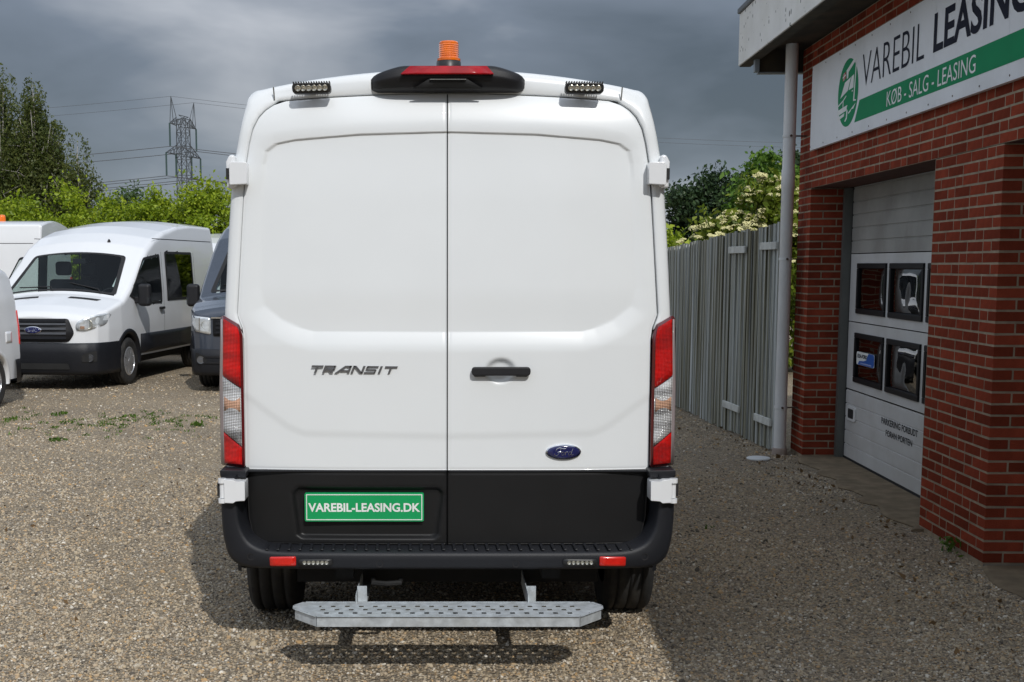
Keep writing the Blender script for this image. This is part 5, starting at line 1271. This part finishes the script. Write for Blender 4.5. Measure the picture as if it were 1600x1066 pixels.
rng = np.random.default_rng(77); bl = [(x, 30.4+rng.uniform(-.5, .5), rng.uniform(1.0, 2.1), rng.uniform(.9, 1.3), .9, rng.uniform(.8, 1.1)) for x in np.linspace(-3.4, 4.6, 14)]
tag(quads('shrubbery', leaf_cloud(crown_points(bl, 60000, rng, .2, 420, .55), .095, rng), M['leaf_hedge'], None), kind='stuff')
def spires(cx, w, h, n, seed):
    q = np.random.default_rng(seed); out = [(cx, 0, h, .6)]
    for k in range(n):
        u = q.uniform(-1, 1); out.append((cx+u*w, q.uniform(-.6, .6), h*(1-.22*abs(u)**1.6)*q.uniform(.82, .985), q.uniform(.6, 1.05)))
    return out
birch((-20.7, 60, 0), spires(.3, 1.9, 10.9, 12, 3)+spires(-2.0, 1.4, 9.8, 6, 4), 'tall dark weeping birch at the left edge of the sky, with the highest tip', 31, 1500)
birch((-18.75, 59, 0), spires(.0, 1.3, 10.3, 10, 5)+spires(.9, .7, 8.2, 4, 8), 'dark weeping birch with a forked tip, right of the tallest one', 32, 1500)
birch((-16.6, 58, 0), spires(.15, .65, 7.6, 6, 6), 'small slender birch at the right end of the birches', 33, 1500)
tree('maple_tree', (-21.2, 55, 0), 'small light green tree peeping out at the far left below the birch', 'tree', [(0, 0, 4.9, .9, .9, 1.0), (-.6, 0, 4.3, 1, 1, 1)], 3500, .2, M['leaf_bright'], h=3.5, seed=34, clump=.3, nclump=40)

# right side, behind the fence
tree('oak_tree', (8.55, 40, 0), 'dark green rounded tree behind the fence, next to the edge of the big van', 'tree', [(-.75, 0, 3.55, .7, 1, .7), (.05, 0, 3.85, .75, 1, .75), (.75, 0, 3.7, .7, 1, .75), (0, 0, 2.7, 1.4, 1, .9)], 15000, .13, M['leaf_dark'], h=3, seed=35, clump=.20, nclump=190, shell=.5)
tree('ash_tree', (6.08, 23.5, 0), 'fresh green tree behind the elder, touching the drainpipe', 'tree', [(.05, 0, 3.45, .42, .5, .45), (-.35, 0, 3.05, .35, .5, .4), (.5, 0, 3.1, .5, .5, .6), (0, 0, 2.4, .9, .6, .6)], 6500, .10, M['leaf_bright'], h=3, seed=36, clump=.12, nclump=120, shell=.45)
tree('lime_tree', (7.6, 26.5, 0), 'darker green tree at the very edge of the drainpipe behind the fresh green one', 'tree', [(0, 0, 3.6, .5, .6, .6), (.3, 0, 3.0, .7, .6, .7)], 5000, .11, M['leaf_dark'], h=3, seed=39, clump=.15, nclump=70)
el = tree('elder_bush', (4.95, 19.5, 0), 'elder bush in bloom with flat cream flower heads leaning over the fence', 'shrub', [(-.45, 0, 2.1, .55, .6, .45), (.15, 0, 2.55, .5, .6, .52), (.7, .1, 2.4, .5, .6, .5), (0, 0, 1.7, 1.2, .7, .6), (-.05, -.1, 2.9, .18, .3, .22)], 9500, .10, M['leaf_elder'], h=1.8, seed=37, clump=.13, nclump=170, shell=.5)
rng = np.random.default_rng(5); fl = []
for v in range(4):
    q = np.random.default_rng(60+v); n = 46; rr = np.sqrt(q.random(n)); a = q.uniform(0, 2*PI, n); P = np.stack([rr*np.cos(a)*.085, rr*np.sin(a)*.085, .022*(1-rr**2)+q.normal(0, .006, n)], 1)
    d = np.stack([q.normal(0, 1, n), q.normal(0, 1, n), q.normal(0, .35, n)], 1); d /= np.linalg.norm(d, axis=1)[:, None]; e2 = np.cross(d, [0, 0, 1.0])+q.normal(0, .2, (n, 3)); s = .030
    V = np.stack([P-d*s, P+e2*s*.7, P+d*s, P-e2*s*.7], 1).reshape(-1, 3); me_o = quads('flower_head', V, M['flower'], None); fl.append(me_o.data); bpy.data.objects.remove(me_o)
for i in range(240):
    b = [(-.45, 0, 2.1, .55, .6, .45), (.15, 0, 2.55, .5, .6, .52), (.7, .1, 2.4, .5, .6, .5), (-.05, -.1, 2.9, .18, .3, .22), (-.1, -.1, 2.0, 1.15, .75, .5)][rng.choice(5, p=[.22, .22, .20, .06, .30])]
    th = rng.uniform(.2, 2.0); ph = rng.uniform(-PI, 0) if rng.random() < .85 else rng.uniform(0, PI)
    p = (b[0]+b[3]*math.sin(th)*math.cos(ph)*1.02, b[1]+b[4]*math.sin(th)*math.sin(ph)*1.02, b[2]+b[5]*math.cos(th)*1.04)
    o = bpy.data.objects.new('flower_head', fl[i % 4]); COL.objects.link(o); o.parent = el; o.location = p; o.rotation_euler = (rng.uniform(.1, .75), rng.uniform(-.3, .3), rng.uniform(0, 6)); o.rotation_mode = 'ZXY'; k = rng.uniform(.42, .85); o.scale = (k, k, k)
bush(3.9, 21.5, .8, 2.5, 52, 'bright green shrub just above the fence, left of the elder', m='leaf_hedge', n=7000, size=.10)
bush(6.0, 21.0, 1.0, 2.2, 53, 'green shrub behind the fence, under the elder blossom', m='leaf_elder', n=6000, size=.10)

# weeds in the gravel
def weed(x, y, s, seed, label):
    q = np.random.default_rng(seed); n = int(26*s/.08); a = q.uniform(0, 2*PI, n); rr = q.random(n)**.7*s; P = np.stack([rr*np.cos(a), rr*np.sin(a), .012+.35*s*q.random(n)*(1-rr/s*.6)], 1)
    t = empty('weed', (x, y, 0)); tag(t, label, 'weed', 'weeds growing in the gravel')
    quads('leaves', leaf_cloud(P, s*.42, q, aspect=.6), M['weed'], t); MB().tube([(0, 0, -.01), (.005, .004, .2*s)], s*.05, 5).obj('stem', M['weed'], t)
for x, y, s, sd, lb in ((-3.80, 12.35, .10, 1, 'small leafy weed nearest the camera, in the open gravel left of the van'), (-2.64, 13.55, .11, 2, 'broad-leaved weed in the gravel close to the tail lamp of the big van'), (-4.43, 14.5, .10, 3, 'leafy weed in the gravel in front of the black bumper of the crew van'),
                        (-4.85, 14.05, .08, 4, 'low weed nearest the rear wheel of the small van'), (-3.55, 14.3, .09, 5, 'upright weed in the middle of the patch of grass'), (-4.15, 13.75, .08, 6, 'flat weed left of the grass patch'), (-3.35, 13.0, .05, 7, 'tiny weed in front of the grass patch')):
    weed(x, y, s, sd, lb)
q = np.random.default_rng(9); P = []
for cx, cy, sx, sy, n in ((-3.25, 14.0, .45, .42, 620), (-4.2, 14.1, .6, .5, 260), (-3.3, 13.3, .8, .3, 170), (-2.5, 13.0, .4, .25, 60), (-4.7, 13.6, .5, .4, 120), (1.2, 8.4, .25, .2, 90)):
    c_ = np.stack([q.normal(cx, sx, n//12+1), q.normal(cy, sy, n//12+1)], 1); i = q.integers(0, len(c_), n); P.append(np.concatenate([c_[i]+q.normal(0, .03, (n, 2)), q.uniform(.004, .02, (n, 1))], 1))
P = np.concatenate(P); tag(quads('grass', leaf_cloud(P, .035, q, droop=-1.2, aspect=.25), M['weed'], None), kind='stuff')
wd_ = empty('weed', (math.cos(YAW)*2.86+math.sin(YAW)*7.62, -math.sin(YAW)*2.86+math.cos(YAW)*7.62, 0)); tag(wd_, 'tuft of weed growing at the foot of the brick pillar', 'weed', 'weeds growing in the gravel')
P = np.stack([q.normal(0, .03, 70), q.normal(0, .05, 70), q.uniform(.01, .10, 70)], 1); quads('leaves', leaf_cloud(P, .035, q, droop=-.8, aspect=.35), M['weed'], wd_)

n = 170; by_ = q.uniform(5.2, 13.5, n); bx_ = 2.80-np.abs(q.normal(0, .28, n))-.09*np.maximum(0, by_-11.7); c_, s_n = math.cos(YAW), math.sin(YAW)
P = np.stack([c_*bx_+s_n*by_, -s_n*bx_+c_*by_, np.full(n, .012)], 1); P = np.concatenate([P, np.stack([q.uniform(-4, 1.8, 60), q.uniform(5, 13, 60), np.full(60, .012)], 1)])
tag(quads('leaf_litter', leaf_cloud(P, .030, q, aspect=.6), mat('dry_leaf', (.16, .095, .04), .9, var=.4, vscale=8), None), kind='stuff')

# ------------------------------------------------------------------ power line
PX, PY = -58.2, 290.0; PA = math.radians(75)      # cross-arms run from near left to far right
PT = empty('power_pylon', (PX, PY, 0), PA)
tag(PT, 'grey steel lattice pylon carrying power cables, seen over the shrubs', 'pylon')
g = MB()
def hw_(z): return .80*(3.4-.9*min(1, z/18)-.35*max(0, (z-18)/18))
lv = [0, 6, 11, 15, 18.5, 22, 25.5, 28.5, 31.5, 34.5]; rt = .115
for z0, z1 in zip(lv[:-1], lv[1:]):
    a, b = hw_(z0)*.62, hw_(z1)*.62; A = [(-a, -a, z0), (a, -a, z0), (a, a, z0), (-a, a, z0)]; B = [(-b, -b, z1), (b, -b, z1), (b, b, z1), (-b, b, z1)]
    for i in range(4):
        j = (i+1) % 4; g.tube([A[i], B[i]], rt, 4).tube([A[i], B[j]], rt*.55, 4).tube([A[j], B[i]], rt*.55, 4).tube([B[i], B[j]], rt*.55, 4)
g.obj('tower', M['steel'], PT)
arms = []
for z, al, hz in ((26.4, 8.6, 2.3), (33.0, 6.6, 1.9)):
    b = hw_(z)*.62
    for sg in (-1, 1):
        g = MB(); tip = (sg*al, 0, z)
        for yy in (-b, b):
            g.tube([(sg*b, yy, z), tip], rt*.8, 4).tube([(sg*b, yy, z+hz), tip], rt*.8, 4)
            for t in (.3, .6):
                p = Vector((sg*b, yy, z)).lerp(Vector(tip), t); p2 = Vector((sg*b, yy, z+hz)).lerp(Vector(tip), t); g.tube([p, p2], rt*.5, 4); g.tube([p, Vector((sg*b, yy, z+hz)).lerp(Vector(tip), t-.25)], rt*.5, 4)
                g.tube([p, Vector((sg*b, -yy, z)).lerp(Vector(tip), t)], rt*.5, 4)
        g.obj('cross_arm', M['steel'], PT)
    for sg in (-1, 1): arms.append((sg*al, 0, z))
arms += [(-3.9, 0, 26.4), (3.9, 0, 26.4)]
for sg in (-1, 1):
    MB().tube([(sg*5.6, -.4, 33.4), (sg*5.7, 0, 38.9)], rt*.7, 4).tube([(sg*5.6, .4, 33.4), (sg*5.7, 0, 38.9)], rt*.7, 4).tube([(sg*3.2, 0, 34.4), (sg*5.7, 0, 38.9)], rt*.6, 4).obj('earth_peak', M['steel'], PT)
ends = []
for a in arms:
    MB().tube([(a[0], a[1], a[2]), (a[0], a[1], a[2]-5.0)], .20, 6).obj('insulator', M['insul'], PT); ends.append(Vector((a[0], a[1], a[2]-5.1)))
MB().tube([(0, -.2, 34.6), (2.4, -.2, 35.2), (-2.4, -.2, 35.2), (0, -.2, 34.6)], rt*.8, 4).obj('top_beam', M['steel'], PT)
R_ = Matrix.Rotation(PA, 3, 'Z')
for i, e_ in enumerate(ends+[Vector((-5.7, 0, 38.9)), Vector((5.7, 0, 38.9))]):
    p = R_ @ e_+Vector((PX, PY, 0)); earth = i >= len(ends)
    ln = Vector((math.cos(math.radians(4)), math.sin(math.radians(4)), 0)); pts = []
    for s_ in np.linspace(-260, 330, 60): pts.append(p+ln*s_+Vector((0, 0, 9.5*((abs(s_)-170)**2/170**2-1)*(1 if abs(s_) < 340 else 1))))
    lab = ('thin earth wire from the top of the pylon' if earth else ['upper power cable on the far arm of the pylon', 'upper power cable on the near arm of the pylon'][i % 2]) if (earth or i in (2, 3)) else ['power cable on the far tip of the lower cross-arm', 'power cable on the near tip of the lower cross-arm', '', '', 'power cable on the far side close to the tower', 'power cable on the near side close to the tower'][i]
    if earth: lab = 'thin earth wire from the far peak of the pylon' if i == len(ends) else 'thin earth wire from the near peak of the pylon'
    tag(MB().tube(pts, .035 if earth else .075, 5).obj('power_cable', M['wire']), lab, 'cable', 'cables of the power line')
